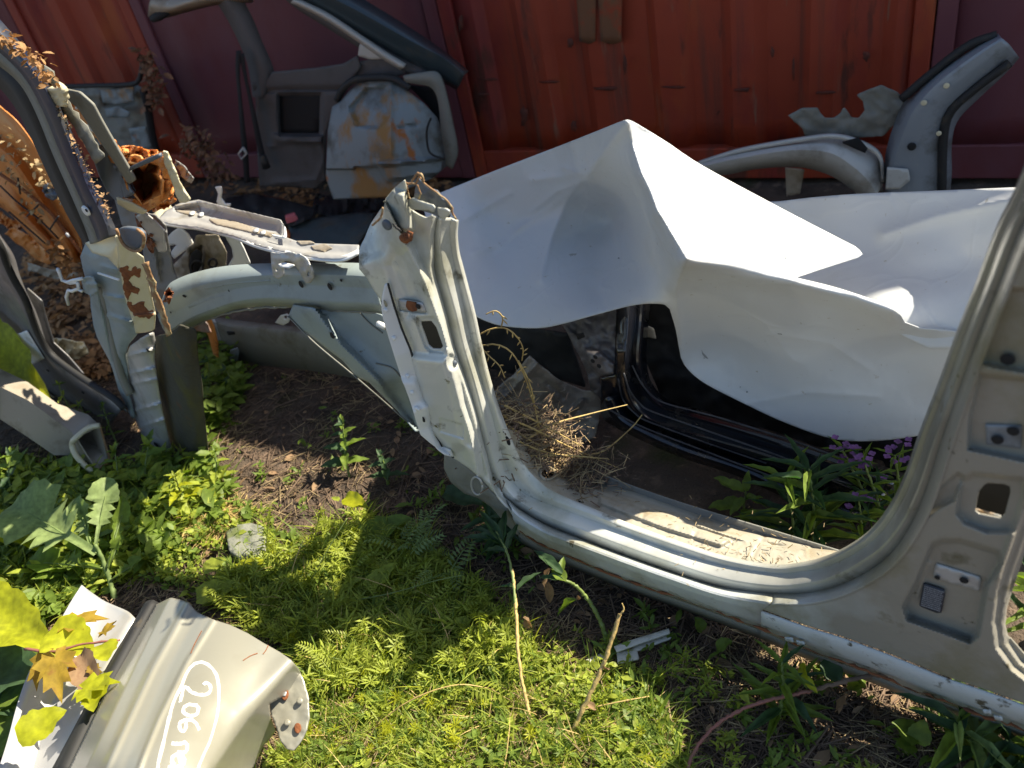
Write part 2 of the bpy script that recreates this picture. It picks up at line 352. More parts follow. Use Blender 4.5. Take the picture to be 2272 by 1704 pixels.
def container(name, label, u0, u1, m, pitch=.25, depth=.03, lift=.02):
    t = thing(name, label, 'container', wpt((u0+u1)/2, 0, -.05))
    prof = []; u = u0+.06; k = 0                 # vertical trapezoid corrugation
    while u < u1-.06:
        prof += [(u, 0), (u+pitch*.30, 0), (u+pitch*.45, -depth), (u+pitch*.85, -depth)]; u += pitch
    prof = [(a, b) for a, b in prof if a < u1-.055]+[(u1-.055, 0)]
    zs = np.linspace(lift+.12, 2.48, 26); V = []; n = len(prof)
    for z in zs:
        for a, b in prof: V.append(wpt(a, z, b+.006*float(fbm(np.array([a*2.1]), np.array([z*1.7]), 4)[0])))
    F = [(i*n+j, i*n+j+1, (i+1)*n+j+1, (i+1)*n+j) for i in range(len(zs)-1) for j in range(n-1)]
    mk('corrugated_panel', V, F, m, t, sharp=20, solid=.003, off=-1)
    def box(nm, a, b, z0, z1, o0, o1):
        V = [wpt(x, z, o) for z in (z0, z1) for x, o in ((a, o0), (b, o0), (b, o1), (a, o1))]
        o_ = mk(nm, V, [(0, 3, 2, 1), (4, 5, 6, 7), (0, 1, 5, 4), (1, 2, 6, 5), (2, 3, 7, 6), (3, 0, 4, 7)], m, t, smooth=False)
        b_ = o_.modifiers.new('b', 'BEVEL'); b_.width = .006; b_.segments = 2
    box('corner_post', u0+.002, u0+.06, lift, 2.6, -.08, .012); box('corner_post', u1-.06, u1-.002, lift, 2.6, -.08, .012)
    box('bottom_rail', u0+.06, u1-.06, lift, lift+.12, -.06, .008); box('top_rail', u0+.06, u1-.06, 2.48, 2.6, -.06, .008)
    box('body', u0+.004, u1-.004, lift+.01, 2.59, -2.4, -.09)
    return t
U0, U1, U2, U3 = wall_u(42, 60), wall_u(352, 150), wall_u(1012, 190), wall_u(2064, 150)
container('shipping_container', 'maroon container end at the far left edge behind the dark blue pillar', U0-1.6, U0, M['cont_maroon'])
container('shipping_container', 'narrow orange red container face at upper left between two maroon ones', U0, U1, M['cont_orange'], .2)
container('shipping_container', 'maroon container wall behind the grey wrecked rear side with seat belts', U1, U2, M['cont_maroon'], .62, .022)
cc = container('shipping_container', 'large orange red container with dark scrapes behind the white sheet peak', U2, U3, M['cont_orange'], .255)
container('shipping_container', 'maroon container wall at the right behind the upright blue grey pillar end', U3, U3+2.6, M['cont_maroon'], .62, .018)
M['scrape'] = mat('bare_rust_scrape', (.10, .030, .018), .95, 0, [((.16, .035, .018), .5, .1, 40, .9)])
SCR = [(1088, 180, 26, 5), (1212, 186, 26, 4), (1345, 198, 30, 5), (1490, 195, 28, 3), (1655, 203, 32, 5), (1838, 208, 34, 5), (1716, 118, 10, 17), (1165, 262, 8, 28), (1268, 277, 9, 20), (1395, 145, 6, 22), (1080, 208, 11, 5), (1930, 120, 8, 15), (1765, 150, 5, 30), (1262, 95, 9, 16), (1023, 50, 6, 20)]
for (x, y, w, h) in SCR:
    x += random.uniform(-9, 9); y += random.uniform(-5, 5); w *= random.uniform(.5, 1.0); h *= random.uniform(.45, .9)
    a = np.linspace(0, 2*math.pi, 16, endpoint=False); rr = 1+.35*np.array([random.uniform(-1, 1) for _ in a])
    ol = np.stack([x+w*rr*np.cos(a), y+h*rr*np.sin(a)], 1)
    C = wpt(wall_u(x, y), 0)[:2]
    V = WALLP.at(ol[:, 0], ol[:, 1], .010); V = np.vstack([V, WALLP.at(np.array([x]), np.array([y]), .011)])
    mk('scrape', V, [(i, (i+1) % 16, 16) for i in range(16)], M['scrape'], cc, solid=.003)
M['patch'] = mat('brown_grey_repair_patch', (.17, .07, .03), .8, 0, [((.28, .045, .015), .52, .12, 9, .9), ((.10, .06, .04), .6, .1, 12, .9)])
for (a, b) in ((1278, 1322), (1326, 1380)):
    V, F = sheet([(a, -20), (b, -20), (b-2, 96), (a+8, 100)], lambda x, y: WALLP.at(x, y, .010), 14); mk('paint_patch', V, F, M['patch'], cc, solid=.003)

# ================================================================== wrecked rear side with seat belts, near the wall
Q = Plane(WALLP.p+WN*.34, WN); q = Q.at
M['trim'] = mat('grey_trim_plastic', (.085, .08, .08), .75, 0, [((.06, .055, .05), .5, .2, 7, .9)], bump=[(120, .1)])
M['trimlight'] = mat('pale_trim_strip', (.42, .40, .36), .6)
M['teal'] = mat('dark_teal_paint', (.035, .055, .065), .35, .2, [((.07, .07, .06), .55, .2, 9, .8)], coat=.3)
M['bluegrey'] = mat('blue_grey_inner_steel', (.20, .235, .245), .6, 0, [((.10, .10, .085), .52, .14, 6, .8), ((.30, .17, .06), .53, .09, 5.5, .9, (1, 1, .55)), ((.34, .12, .03), .64, .06, 9, .9, (1, 1, .5))], bump=[(60, .08)])
M['rustpatch'] = mat('orange_brown_rust_stain', (.27, .15, .06), .85, 0, [((.33, .14, .035), .5, .16, 14, .9), ((.22, .235, .2), .62, .08, 10, .8)])
M['belt'] = mat('black_seat_belt', (.008, .008, .01), .8, bump=[(400, .3)])
t = thing('wrecked_car_side', 'dark grey wrecked rear body side with hanging seat belts, leaning by maroon wall', 'car wreck', q(np.float64(760), np.float64(440)))
V, F = ribbon([[(560, -60), (560, -45), (600, -75), (640, -90)], [(640, -8), (650, -12), (690, -28), (740, -38)], [(735, 47), (750, 42), (790, 22), (830, 12)], [(870, 122), (882, 116), (912, 90), (945, 84)], [(955, 168), (963, 160), (985, 128), (1010, 132)], [(1012, 200), (1018, 192), (1030, 165), (1040, 158)]], [-.02, .02, .05, 0], q, 6); mk('roof_rail', V, F, M['teal'], t, solid=.004, sharp=40)
V, F = ribbon([[(600, -35), (620, -42), (640, -50)], [(648, 12), (658, 6), (668, -2)], [(725, 62), (738, 54), (750, 44)], [(850, 138), (862, 130), (880, 122)], [(965, 196), (975, 188), (985, 172)]], [0, .012, 0], q, 6); mk('headliner_edge', V, F, M['trim'], t, solid=.01)
V, F = ribbon([[(645, 6), (650, 0), (662, -4)], [(720, 44), (724, 38), (731, 30)], [(792, 92), (797, 86), (804, 79)], [(846, 130), (851, 123), (858, 115)], [(888, 156), (895, 150), (901, 141)]], [.03, .045, .03], q, 6); mk('window_strip', V, F, M['trimlight'], t, solid=.006)
V, F = ribbon([[(328, 36), (330, 10), (345, -30)], [(352, 44), (375, 18), (390, -18)], [(420, 26), (430, 2), (440, -24)], [(480, 12), (500, -8), (510, -30)], [(560, 6), (570, -12), (580, -40)]], [0, .06, 0], q, 5); mk('burnt_rail_end', V, F, M['brownrail'], t, solid=.006)
V, F = tube([q(np.float64(a), np.float64(b), .03) for a, b in ((338, 42), (352, 36), (372, 26))], [.014, .017, .012], 8); mk('charred_tip', V, F, M['dark'], t)
V, F = ribbon([[(478, 2), (500, -2), (538, -4)], [(505, 45), (530, 40), (560, 38)], [(530, 95), (555, 95), (582, 92)], [(548, 140), (575, 140), (603, 140)], [(556, 182), (580, 186), (608, 165)], [(560, 215), (580, 220), (598, 200)]], [0, .035, 0], q, 5); mk('door_pillar', V, F, M['greysteel'] if 0 else M['trim'], t, solid=.006)
_pk = [(618, 210), (714, 208), (711, 300), (620, 300)]; _lo = [(600, 325), (640, 312), (712, 316), (716, 360), (700, 400), (610, 405)]
def f3(x, y): return q(x, y, .02-pocket(x, y, _pk, .035, 10)+pocket(x, y, [(604, 296), (716, 300), (712, 318), (604, 314)], .02, 8)+ridge(x, y, [(560, 205), (640, 198), (760, 198)], -.015, 5)+ridge(x, y, _lo, .01, 6))
V, F = sheet([(603, 160), (700, 151), (760, 142), (792, 124), (800, 150), (770, 190), (755, 228), (735, 260), (724, 290), (722, 400), (700, 418), (576, 412), (571, 350), (567, 215), (557, 184), (590, 182)], f3, 5); mk('inner_trim_panel', V, F, M['trim'], t, solid=.006, sharp=35)
V, F = sheet([(620, 213), (712, 211), (709, 298), (622, 298)], lambda x, y: q(x, y, -.010), 12); mk('speaker_mesh', V, F, M['dark'], t, solid=.003)
_top = [(812, 196), (858, 192), (866, 260), (840, 284), (790, 280), (776, 240)]
_bulge = rbf([(737, 236, .03), (794, 183, 0), (871, 180, 0), (970, 261, 0), (995, 350, 0), (740, 440, .16), (864, 437, .18), (727, 320, .10), (850, 320, .15), (800, 250, .10), (930, 400, .13), (900, 230, .05)])
def fwh(x, y, o=0.): return q(x, y, o+_bulge(x, y)-pocket(x, y, _top, .03, 8)+ridge(x, y, [(868, 190), (868, 340)], .012, 5)+ridge(x, y, [(885, 283), (925, 276)], -.012, 3)-side(x, y, [(998, 352), (860, 368), (800, 372)], -.04, 8)+pocket(x, y, [(838, 360), (985, 350), (980, 385), (860, 402)], .035, 9))
V, F = sheet([(737, 236), (755, 226), (775, 200), (794, 183), (830, 178), (871, 180), (899, 197), (940, 228), (970, 261), (991, 317), (998, 363), (960, 395), (864, 437), (740, 442), (723, 395), (727, 289)], fwh, 5); mk('wheel_housing', V, F, M['bluegrey'], t, solid=.004, sharp=40)
V, F = ribbon([[(898, 166), (902, 180)], [(935, 160), (928, 184)], [(972, 160), (960, 192)], [(990, 200), (975, 222)], [(1008, 280), (982, 290)], [(1017, 335), (990, 340)], [(1006, 372), (992, 364)]], [.05, .05], q, 5); mk('rear_pillar_strip', V, F, M['trim'] if 0 else M['primer_dirty'], t, solid=.012)
V, F = tube([q(np.float64(a), np.float64(b), .06) for a, b in crv([(748, 222), (760, 198), (786, 178), (830, 172), (870, 174), (893, 184), (910, 196)], 24)], .013, 8); mk('arch_seal', V, F, M['rubber'], t)
V, F = sheet([(798, 96), (830, 108), (868, 131), (820, 132), (794, 124)], lambda x, y: q(x, y, .03), 6); mk('corner_gusset', V, F, M['trimlight'], t, solid=.004)
V, F = sheet([(778, 140), (822, 132), (870, 132), (905, 160), (880, 172), (830, 166), (790, 172), (765, 205)], lambda x, y: q(x, y, .005+.01*fbm(x/20, y/20, 2)), 6); mk('arch_upper_panel', V, F, M['trim'], t, solid=.004)
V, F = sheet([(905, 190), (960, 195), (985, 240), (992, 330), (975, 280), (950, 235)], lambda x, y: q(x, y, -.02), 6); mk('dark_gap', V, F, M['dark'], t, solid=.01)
for pts, w in (([(530, 112), (528, 160), (533, 220), (540, 300), (545, 350), (548, 405)], .026), ([(536, 118), (545, 170), (560, 240), (574, 310), (588, 366)], .024)):
    P = np.array([q(np.float64(a), np.float64(b), .07) for a, b in crv(pts, 26)]); V = []; F = []
    for i, p in enumerate(P):
        tw = .35*math.sin(i*.22); dv = WD*math.cos(tw)+WN*math.sin(tw); V += [p-dv*w/2, p+dv*w/2]
    F = [(2*i, 2*i+1, 2*i+3, 2*i+2) for i in range(len(P)-1)]; mk('seat_belt', V, F, M['belt'], t, solid=.002)
V, F = join([tube([q(np.float64(a), np.float64(b), .085) for a, b in ((540, 327), (548, 340), (536, 353), (529, 342), (540, 327))], .004, 6), tube([q(np.float64(540), np.float64(330), .07), q(np.float64(549), np.float64(342), .07)], .006, 6)]); mk('belt_buckle', V, F, M['greysteel'], t)
V, F = tube([q(np.float64(582), np.float64(345), .08), q(np.float64(591), np.float64(372), .08)], [.014, .018], 8); mk('buckle_socket', V, F, M['rubber'], t)
V, F = tube([q(np.float64(a), np.float64(b), .12) for a, b in crv([(956, 262), (947, 290), (950, 330), (962, 345), (985, 352)], 16)], .004, 6); mk('cable', V, F, M['rubber'], t)

# small dark wreck further left
t = thing('wrecked_door', 'small dark wrecked door inner with pale patches below narrow orange container', 'car part', q(np.float64(240), np.float64(330)))
def f3(x, y): return q(x, y, -.05+.05*fbm(x/28, y/28, 8)+ridge(x, y, [(140, 215), (300, 205)], .03, 8)+pocket(x, y, [(225, 200), (300, 196), (300, 228), (230, 236)], -.03, 8))
V, F = sheet([(128, 196), (180, 190), (300, 186), (322, 200), (335, 250), (345, 330), (300, 350), (212, 335), (160, 270)], f3, 5); mk('door_skin', V, F, M['primer_dirty'], t, solid=.004)
for ol in ([(222, 200), (296, 193), (298, 224), (262, 232), (228, 228)], [(232, 242), (262, 236), (290, 250), (284, 262), (236, 260)], [(285, 285), (322, 280), (338, 330), (300, 332)]):
    V, F = sheet(ol, lambda x, y: q(x, y, .015+.03*fbm(x/12, y/12, 5)), 5); mk('pale_inner_plate', V, F, M['bluegrey'], t, solid=.003)
V, F = tube([q(np.float64(a), np.float64(b), .02) for a, b in crv([(128, 192), (200, 190), (296, 186), (312, 165), (316, 140)], 20)], .010, 8); mk('window_seal', V, F, M['rubber'], t)
V, F = tube([q(np.float64(a), np.float64(b), .03) for a, b in crv([(318, 200), (328, 240), (338, 300), (350, 345)], 16)], .016, 8); mk('door_edge', V, F, M['dark'], t)

# inner fender with pillar standing at the right
Q2 = Plane(WALLP.p+WN*.42, WN); q2 = Q2.at
M['silverblue'] = mat('dusty_blue_silver_steel', (.24, .27, .30), .5, .2, [((.12, .12, .115), .5, .15, 8, .7), ((.38, .36, .33), .62, .08, 12, .8)], bump=[(50, .12)])
M['dustwhite'] = mat('dusty_white_steel', (.50, .50, .47), .6, .1, [((.27, .25, .21), .5, .2, 9, .8)], bump=[(60, .1)])
t = thing('inner_fender', 'silver arched inner fender with upright blue grey pillar behind the white sheet', 'car part', q2(np.float64(1980), np.float64(440)))
V, F = ribbon([[(1545, 362), (1548, 372), (1552, 392)], [(1600, 345), (1604, 358), (1608, 386)], [(1650, 332), (1656, 348), (1670, 374)], [(1720, 320), (1726, 336), (1735, 368)], [(1787, 308), (1790, 332), (1790, 371)], [(1850, 301), (1846, 340), (1840, 386)], [(1915, 318), (1890, 368), (1872, 404)], [(1954, 346), (1925, 400), (1900, 426)], [(1962, 400), (1945, 430), (1925, 450)]], [.0, .07, .03], q2, 6); mk('arch_rail', V, F, M['dustwhite'], t, solid=.004, sharp=40)
V, F = ribbon([[(1552, 356), (1549, 362)], [(1650, 326), (1650, 334)], [(1787, 302), (1787, 310)], [(1856, 296), (1856, 305)], [(1915, 312), (1912, 322)], [(1956, 342), (1950, 350)], [(1962, 400), (1955, 400)]], [.03, .03], q2, 6); mk('flange', V, F, M['dustwhite'], t, solid=.012)
V, F = sheet([(1748, 256), (1780, 240), (1812, 239), (1818, 250), (1830, 262), (1850, 262), (1865, 250), (1872, 236), (1878, 245), (1888, 262), (1906, 262), (1918, 245), (1915, 225), (1900, 212), (1925, 200), (1955, 190), (1990, 205), (2008, 222), (1990, 270), (1960, 302), (1900, 306), (1850, 300), (1787, 305), (1780, 285)], lambda x, y: q2(x, y, -.03+.03*fbm(x/22, y/22, 4)), 5); mk('torn_upper_plate', V, F, M['brownrail'] if 0 else M['primer_dirty'], t, solid=.004)
V, F = ribbon([[(2215, 74), (2222, 84), (2240, 100), (2250, 112), (2262, 128)], [(2160, 100), (2168, 118), (2190, 135), (2212, 150), (2228, 166)], [(2075, 158), (2085, 180), (2120, 192), (2150, 205), (2168, 222)], [(2010, 222), (2030, 240), (2075, 245), (2103, 258), (2125, 268)], [(1984, 275), (2005, 290), (2055, 300), (2090, 310), (2112, 318)], [(1964, 345), (1985, 352), (2035, 360), (2088, 370), (2112, 378)], [(1958, 430), (1975, 435), (2030, 438), (2085, 440), (2108, 444)], [(1958, 500), (1975, 505), (2030, 508), (2085, 510), (2108, 514)]], [0, .07, .07, .045, -.01], q2, 6); mk('pillar', V, F, M['silverblue'], t, solid=.004, sharp=30)
V, F = tube([q2(np.float64(a), np.float64(b), .02) for a, b in crv([(2212, 78), (2150, 100), (2070, 160), (2000, 220)], 18)], .012, 8); mk('black_seal', V, F, M['rubber'], t)
V, F = tube([q2(np.float64(a), np.float64(b), .055) for a, b in crv([(2240, 140), (2160, 200), (2108, 250), (2093, 310), (2090, 430)], 18)], .012, 8); mk('black_seal', V, F, M['rubber'], t)
for x, y, rr in ((2023, 325, .012), (2000, 388, .01), (2050, 228, .008), (2083, 296, .007), (2100, 190, .008)):
    V, F = disc(q2(np.float64(x), np.float64(y), .078), WN, rr, .003); mk('bolt', V, F, M['dark'] if rr > .009 else M['cream'], t)
V, F = sheet([(1968, 372), (2015, 376), (2020, 400), (1995, 420), (1965, 420)], lambda x, y: q2(x, y, .09), 6); mk('hinge_plate', V, F, M['dustwhite'], t, solid=.005)
V, F = sheet([(1864, 316), (1905, 305), (1925, 330), (1920, 340)], lambda x, y: q2(x, y, .045), 5); mk('rail_slot', V, F, M['dark'], t, solid=.002)
V, F = sheet([(1742, 372), (1785, 376), (1775, 430), (1745, 436)], lambda x, y: q2(x, y, -.05), 6); mk('stay_plate', V, F, M['brownrail'], t, solid=.004)
# ================================================================== the big silver body side
NS = SIDE.n
body = thing('car_body_shell', 'cut open silver beige car body with door sill and pillars across the right half', 'car wreck', G(1700, 1440, 0.))
ROWS = [  # stations from the hinge pillar top down, along the sill and up the door pillar: F, B0, B1, A0, A1
 [(1014,487),(1011,487),(1000,482),(978,482),(972,482)], [(1012,520),(1009,520),(997,519),(974,519),(966,519)], [(1016,558),(1012,559),(1002,561),(978,564),(967,567)],
 [(1027,600),(1022,600),(1010,600),(986,602),(968,606)], [(1050,688),(1046,689),(1030,690),(1011,692),(993,695)], [(1065,757),(1061,757),(1046,760),(1028,764),(1011,768)],
 [(1082,826),(1076,827),(1063,830),(1049,836),(1036,840)], [(1104,900),(1097,900),(1085,901),(1067,903),(1057,906)], [(1126,951),(1113,958),(1102,960),(1081,965),(1073,970)],
 [(1150,1008),(1128,1017),(1117,1020),(1097,1028),(1089,1033)], [(1172,1042),(1143,1052),(1132,1057),(1112,1067),(1102,1074)], [(1195,1066),(1164,1079),(1153,1084),(1134,1097),(1120,1104)],
 [(1220,1086),(1195,1097),(1183,1104),(1165,1120),(1152,1130)], [(1262,1106),(1243,1115),(1235,1124),(1218,1146),(1208,1163)], [(1312,1127),(1300,1135),(1296,1147),(1285,1172),(1278,1192)],
 [(1408,1167),(1400,1174),(1398,1186),(1392,1212),(1386,1234)], [(1515,1206),(1512,1213),(1511,1227),(1507,1252),(1502,1275)], [(1617,1238),(1615,1245),(1615,1256),(1612,1284),(1608,1305)],
 [(1718,1255),(1718,1262),(1719,1273),(1718,1299),(1716,1318)], [(1780,1250),(1781,1257),(1784,1269),(1788,1294),(1791,1316)], [(1828,1238),(1831,1246),(1838,1258),(1848,1280),(1857,1302)],
 [(1882,1214),(1887,1220),(1896,1231),(1908,1249),(1922,1272)], [(1933,1178),(1938,1184),(1948,1194),(1962,1210),(1978,1230)], [(1975,1125),(1980,1130),(1991,1138),(2008,1152),(2024,1166)],
 [(2010,1057),(2015,1060),(2027,1067),(2043,1080),(2058,1090)], [(2044,960),(2050,962),(2062,966),(2078,972),(2094,978)], [(2092,835),(2098,837),(2110,841),(2124,846),(2138,850)],
 [(2130,731),(2136,733),(2148,737),(2160,742),(2176,748)], [(2174,619),(2180,621),(2192,625),(2204,630),(2220,636)], [(2218,501),(2224,503),(2236,507),(2248,512),(2266,518)],
 [(2260,415),(2266,417),(2278,421),(2290,426),(2308,432)], [(2330,240),(2336,242),(2350,246),(2362,250),(2380,256)], [(2400,60),(2406,62),(2420,66),(2432,70),(2450,76)]]
OFF = [-.060, -.050, -.048, -.020, -.018]
V, F = ribbon(ROWS, OFF, D, 6, .10); mk('aperture_rail', V, F, M['silver'], body, solid=.003, sharp=25)
A1 = [r[4] for r in ROWS]; R_A1 = station_curve(A1, 6)
def d_near(x, y, line, w):                        # 1 at the line, 0 beyond w pixels
    d, _, _, _ = seg_dist(x, y, line); return 1-sstep(d/w)
O1L = [tuple(np.array(r[4])+22*(np.array(r[4])-np.array(r[3]))/np.linalg.norm(np.array(r[4])-np.array(r[3]))) for r in ROWS[18:]]
V, F = ribbon([[r[4], o_, (o_[0]+.12*(o_[0]-r[4][0]), o_[1]+.12*(o_[1]-r[4][1]))] for r, o_ in zip(ROWS[18:], O1L)], [-.018, .0125, .0125], D, 7, .3); mk('pillar_front_edge', V, F, M['sillgrad'], body, solid=.003, sharp=40)
# --- hinge pillar face
K = [(903,545),(925,590),(943,625),(955,660),(970,700),(985,750),(997,800),(1010,850),(1022,900),(1035,940),(1052,1000),(1060,1050)]
hole1 = [(934,713),(957,712),(968,726),(983,768),(977,775),(959,774),(950,766),(934,722)]
low = [(908,788),(990,796),(1004,850),(1020,930),(1032,990),(1000,995),(950,960),(930,880)]
out = [(972,482),(958,478),(944,484),(930,478),(917,470),(907,452),(902,430),(899,412),(896,400),(884,409),(873,419),(864,430),(855,441),(852,458),(844,464),(834,479),(823,495),(816,510),(810,526),(799,547),(796,558),(797,597),(812,615),(830,645),(847,669),(852,700),(866,740),(885,790),(900,840),(915,890),(933,940),(950,975),(987,1007),(1015,1022),(1040,1040),(1061,1057),(1070,1064),(1086,1084),(1106,1104),(1126,1126),(1142,1153),(1149,1171),(1152,1150),(1152,1130),(1120,1104),(1102,1074),(1089,1033),(1073,970),(1057,906),(1036,840),(1011,768),(993,695),(968,606),(967,567),(966,519)]
cap = [(872,421),(898,430),(905,460),(912,490),(916,508),(905,518),(893,512),(880,502),(868,490),(858,470),(856,446)]
def fj(x, y):
    d = .030+0*x
    dk, s, _, _ = seg_dist(x, y, K); rgt = np.where(s < 0, dk, -dk)
    d -= .024*sstep((rgt+2)/18.)
    da, _, _, _ = seg_dist(x, y, [tuple(p) for p in R_A1[:75]]); d -= (.024)*(1-sstep(da/13.))
    d += pocket(x, y, low, .012, 26)
    d += pocket(x, y, cap, .022, 16)
    d -= pocket(x, y, [(829,500),(846,470),(866,505),(850,560),(806,580),(806,540)], .006, 20)
    d -= pocket(x, y, [(870,545),(900,560),(932,640),(940,690),(905,700),(880,640),(862,590)], .010, 30)
    d -= pocket(x, y, [(925,704),(962,704),(976,722),(990,770),(984,783),(955,782),(943,770),(926,722)], .006, 6)
    d -= pocket(x, y, [(976,927),(1026,942),(1028,974),(976,958)], .003, 4)
    d -= pocket(x, y, [(882,664),(938,672),(949,696),(886,689)], .003, 4)
    d -= pocket(x, y, ell(1003, 803, 9, 17, rot=-.15), .010, 8)
    d += ridge(x, y, [(1040,1000),(1062,1060),(1090,1078),(1130,1120)], .006, 10)
    d += .0025*fbm(x/30, y/30, 3)
    far = sstep((600-y)/150.)*sstep((900-x)/80.)      # upper left corner folds back towards the bonnet
    return D(x, y, d-.06*far)
V, F = sheet(out, fj, 2.4, [hole1]); mk('hinge_pillar_panel', V, F, M['silver'], body, solid=.003, sharp=40)
# inner plate behind the panel, near-black for the shade painted inside the openings
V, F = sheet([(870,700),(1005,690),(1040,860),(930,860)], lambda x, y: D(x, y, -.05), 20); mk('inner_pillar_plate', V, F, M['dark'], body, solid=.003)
# opened pillar top
V, F = join([sheet([(930,393),(938,405),(968,424),(1004,462),(1000,474),(1000,483),(972,482),(963,476),(926,464),(918,440),(921,418)], lambda x, y: D(x, y, -.03+.02*fbm(x/18, y/18, 2)), 4)]); mk('torn_inner_pillar', V, F, M['slate'], body, solid=.003)
for nm, pts, r in (('torn_edge', [(896,400),(905,408),(912,406),(920,408),(926,403),(930,393),(942,407),(956,418),(970,428),(990,444),(1004,461),(1003,471),(1012,487)], .0028), ('torn_edge', [(903,412),(906,430),(911,442),(926,447)], .0022), ('torn_edge', [(925,409),(930,420),(933,430),(929,442)], .0022), ('torn_edge', [(914,402),(922,390),(928,384),(930,391),(934,386),(940,402)], .0035), ('torn_edge', [(872,495),(880,505),(892,513),(905,516),(916,510)], .0035), ('torn_edge', [(849,461),(846,480),(834,493),(826,500)], .003)):
    P = [D(np.float64(a), np.float64(b), (-.005 if a > 890 else .055) if nm else 0) for a, b in crv(pts, 26)]; V, F = tube(np.array(P)+RNG.normal(0, .0003, (26, 3)), r*.6, 6); mk(nm, V, F, M['rustedge'] if r != .0035 or pts[0][0] > 900 else M['rubber'], body)
V, F = sheet([(905,443),(915,440),(935,448),(960,455),(965,462),(962,472),(950,466),(930,466),(912,464),(906,455)], lambda x, y: D(x, y, .012+.008*fbm(x/22, y/22, 3)), 3); mk('peeled_flange', V, F, M['silver'], body, solid=.003)
V, F = sheet([(970,462),(990,464),(997,470),(995,480),(984,486),(976,484),(972,474)], lambda x, y: D(x, y, .004+.008*fbm(x/16, y/16, 6)), 3); mk('peeled_flange', V, F, M['silver'], body, solid=.003)
V, F = join([disc(D(np.float64(903), np.float64(526), .034), NS, .012, .008, 10, .009), tube([D(np.float64(a), np.float64(b), .042) for a, b in ((895,520),(900,534),(912,528),(914,517),(905,514))], .003, 6)]); mk('rusty_bracket_stub', V, F, M['rust'], body)
V, F = disc(D(np.float64(860), np.float64(498), .026), NS, .010, .004); mk('hole_plug', V, F, M['slate'], body)
V, F = disc(D(np.float64(872), np.float64(583), .012), NS, .022, .008, 24, .016); mk('round_plug', V, F, M['silver'], body, sharp=40)
V, F = sheet([(884,665),(936,673),(947,694),(888,687)], lambda x, y: D(x, y, .0285-.0*x), 6, [ell(924, 680, 5, 6)]); mk('hinge_plate', V, F, M['greysteel'], body, solid=.004)
V, F = sheet([(902,667),(923,671),(925,690),(915,692),(906,689),(900,680)], lambda x, y: D(x, y, .030), 3); mk('rust_patch', V, F, M['rust'], body, solid=.001)
V, F = disc(D(np.float64(928), np.float64(680), .031), NS, .0055, .001); mk('bolt_hole', V, F, M['dark'], body)
V, F = sheet([(978,929),(1025,943),(1027,972),(978,956)], lambda x, y: D(x, y, .018), 6); mk('hinge_plate', V, F, M['greysteel'], body, solid=.004)
V, F = sheet([(979,930),(1000,937),(998,944),(990,942)], lambda x, y: D(x, y, .0195), 3); mk('rust_patch', V, F, M['rust'], body, solid=.001)
for x, y in ((982,949),(1016,950),(1009,962)):
    V, F = disc(D(np.float64(x), np.float64(y), .0195), NS, .004, .001, 10, .006); mk('bolt_hole', V, F, M['dark'], body)
V, F = sheet(ell(1002, 804, 8, 15, 18, -.15), lambda x, y: D(x, y, .0), 3); mk('rust_patch', V, F, M['rust'], body, solid=.001)
V, F = disc(D(np.float64(1009), np.float64(804), .004), NS, .006, .005); mk('stud', V, F, M['slate'], body)
# bolt flange along the front edge of the pillar
fl = [(860,627),(854,634),(848,663),(847,687),(851,710),(858,734),(878,799),(893,845),(907,882),(913,900),(922,930),(933,965),(954,983),(987,1007),(1007,1016),(998,1000),(980,990),(966,968),(958,940),(954,900),(943,884),(926,835),(921,817),(912,779),(900,748),(890,728),(874,676),(866,648)]
edge_r = [(861,629),(874,676),(892,730),(912,779),(921,817),(943,884),(956,900),(960,945),(980,990),(1007,1016)]
def ff(x, y):
    d, _, _, _ = seg_dist(x, y, edge_r); return D(x, y, .036+.0007*d+.006*sstep((y-830)/25.)*sstep(d/12.))
V, F = sheet(fl, ff, 3); mk('fender_flange', V, F, M['white'], body, solid=.003, sharp=40)
for x, y in ((857,687),(875,749),(905,833),(915,870),(926,905),(929,907)):
    V, F = disc(ff(np.float64(x), np.float64(y)), NS, .005, .004, 10); mk('bolt', V, F, M['white'], body)
V, F = disc(ff(np.float64(854), np.float64(673)), NS, .006, .001, 10, .008); mk('bolt_hole', V, F, M['mossy'], body)
V, F = disc(ff(np.float64(939), np.float64(930)), NS, .005, .001, 10, .008); mk('bolt_hole', V, F, M['dark'], body)
P = [D(np.float64(a), np.float64(b), .036) for a, b in crv(edge_r, 50)]; V, F = tube(P, .0022, 5); mk('sealant_seam', V, F, M['rubber'], body)
V, F = sheet([(985,1008),(1010,1018),(1040,1040),(1061,1057),(1086,1086),(1126,1128),(1148,1172),(1152,1192),(1120,1160),(1090,1125),(1060,1105),(1030,1095),(1000,1070),(985,1040)], lambda x, y: D(x, y, -.005+.015*fbm(x/25, y/25, 6)), 5); mk('lower_front_plate', V, F, M['primer_dirty'], body, solid=.004)
P = [D(np.float64(a), np.float64(b), .02) for a, b in ell(1058, 1078, 12, 20, 20, -.2)]; V, F = tube(P+[P[0]], .0022, 6); mk('wire_loop', V, F, M['greysteel'], body)
